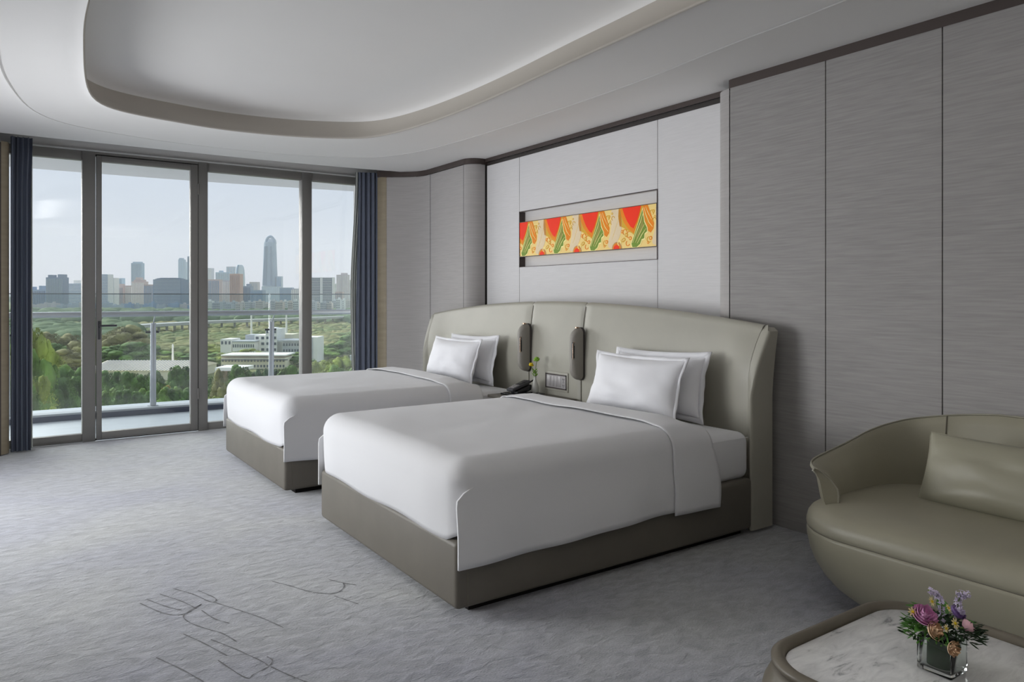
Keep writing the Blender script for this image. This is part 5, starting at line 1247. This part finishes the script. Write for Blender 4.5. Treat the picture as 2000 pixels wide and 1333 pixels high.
# rows of low housing at the foot of the skyline
rnd = random.Random(8)
hlab = 'low pale apartment block under the right skyline'
x = 405
while x < 705:
    w = rnd.uniform(7, 15); d = rnd.uniform(1150, 1350); yt = rnd.uniform(587, 594) - (4 if x > 640 else 0); c = rnd.choice([WT, (.55, .50, .46), (.50, .52, .54), (.42, .44, .48)])
    p = at(x + w / 2, 600, d); t = T('apartment_block', (p.x, p.y, ZG0), hlab, 'building', 'low apartment blocks under the skyline')
    bm = bmesh.new(); bldg_box(bm, p, 0, 0, w / F * d, 12, ZG0, zat(yt, d)); t.add(bm_obj('walls', bm, tm(c), sh=False))
    bm = bmesh.new()
    for k in range(4):
        for q in range(max(2, int(w / 2.4))): bldg_box(bm, p, 0, (-w / 2 + (q + .5) * w / max(2, int(w / 2.4))) / F * d, .9, .4, zat(yt, d) - 3.6 * (k + 1), zat(yt, d) - 3.6 * (k + 1) + 1.9, -.3)
    t.add(bm_obj('window', bm, M['win'], sh=False), kind='stuff'); bm = bmesh.new(); bldg_box(bm, p, 0, rnd.uniform(-2, 2), 3.5, 4, zat(yt, d), zat(yt, d) + 2.5, 4); t.add(bm_obj('roof_hut', bm, tm(c), sh=False))
    x += w + rnd.uniform(.2, 1.5)
x = 48
while x < 378:
    w = rnd.uniform(9, 18); d = rnd.uniform(1350, 1400); yt = rnd.uniform(590, 597); p = at(x + w / 2, 600, d); c = rnd.choice([BL, (.40, .38, .40), (.30, .36, .42)])
    t = T('apartment_block', (p.x, p.y, ZG0), 'low bluish block under the left skyline', 'building', 'low blocks under the left skyline')
    bm = bmesh.new(); bldg_box(bm, p, 0, 0, w / F * d, 12, ZG0, zat(yt, d)); t.add(bm_obj('walls', bm, tm(c), sh=False)); bm = bmesh.new(); bldg_box(bm, p, 0, 1, 4, 4, zat(yt, d), zat(yt, d) + 2.5, 4); t.add(bm_obj('roof_hut', bm, tm(c), sh=False)); x += w

# haze over the land and the city (real scattering air, starts well beyond the balcony)
hz = bpy.data.materials.new('air_haze'); hz.use_nodes = True; hn = hz.node_tree.nodes; hl = hz.node_tree.links; hn.clear()
ho = hn.new('ShaderNodeOutputMaterial'); hs_ = hn.new('ShaderNodeVolumeScatter'); hs_.inputs['Color'].default_value = (.88, .94, 1, 1); hs_.inputs['Density'].default_value = 1 / 8500.0
hl.new(hs_.outputs[0], ho.inputs['Volume'])
vs_ = [(-5200, 130, ZG0 - 3), (3600, 130, ZG0 - 3), (3600, 4600, ZG0 - 3), (-5200, 4600, ZG0 - 3)]; vs_ += [(a, b, 330) for a, b, c in vs_]
haze = mk('air_haze', vs_, [(0, 1, 2, 3), (4, 5, 6, 7), (0, 1, 5, 4), (1, 2, 6, 5), (2, 3, 7, 6), (3, 0, 4, 7)], hz, sh=False)
tag(haze, 'thin blue grey haze over the marsh and the city', 'haze', None, 'stuff')

# ---------------------------------------------------------------- ordinal labels for repeated trees and far blocks
ONES = ['', 'first', 'second', 'third', 'fourth', 'fifth', 'sixth', 'seventh', 'eighth', 'ninth', 'tenth', 'eleventh', 'twelfth', 'thirteenth', 'fourteenth', 'fifteenth', 'sixteenth', 'seventeenth', 'eighteenth', 'nineteenth', 'twentieth'] + ['twenty-' + q for q in ('first', 'second', 'third', 'fourth', 'fifth', 'sixth', 'seventh', 'eighth', 'ninth')] + ['thirtieth']
bylab = {}
for o in scene.objects:
    if o.parent is None and o.get('label') and o.get('group'): bylab.setdefault(o['label'], []).append(o)
for lab, L_ in bylab.items():
    if len(L_) > 1:
        bpy.context.view_layer.update()
        L_.sort(key=lambda o: (o.location.x * CS - o.location.y * SN) / (o.location.x * SN + o.location.y * CS))
        for i, o in enumerate(L_): o['label'] = lab + ', ' + ONES[i + 1] + ' from the left'
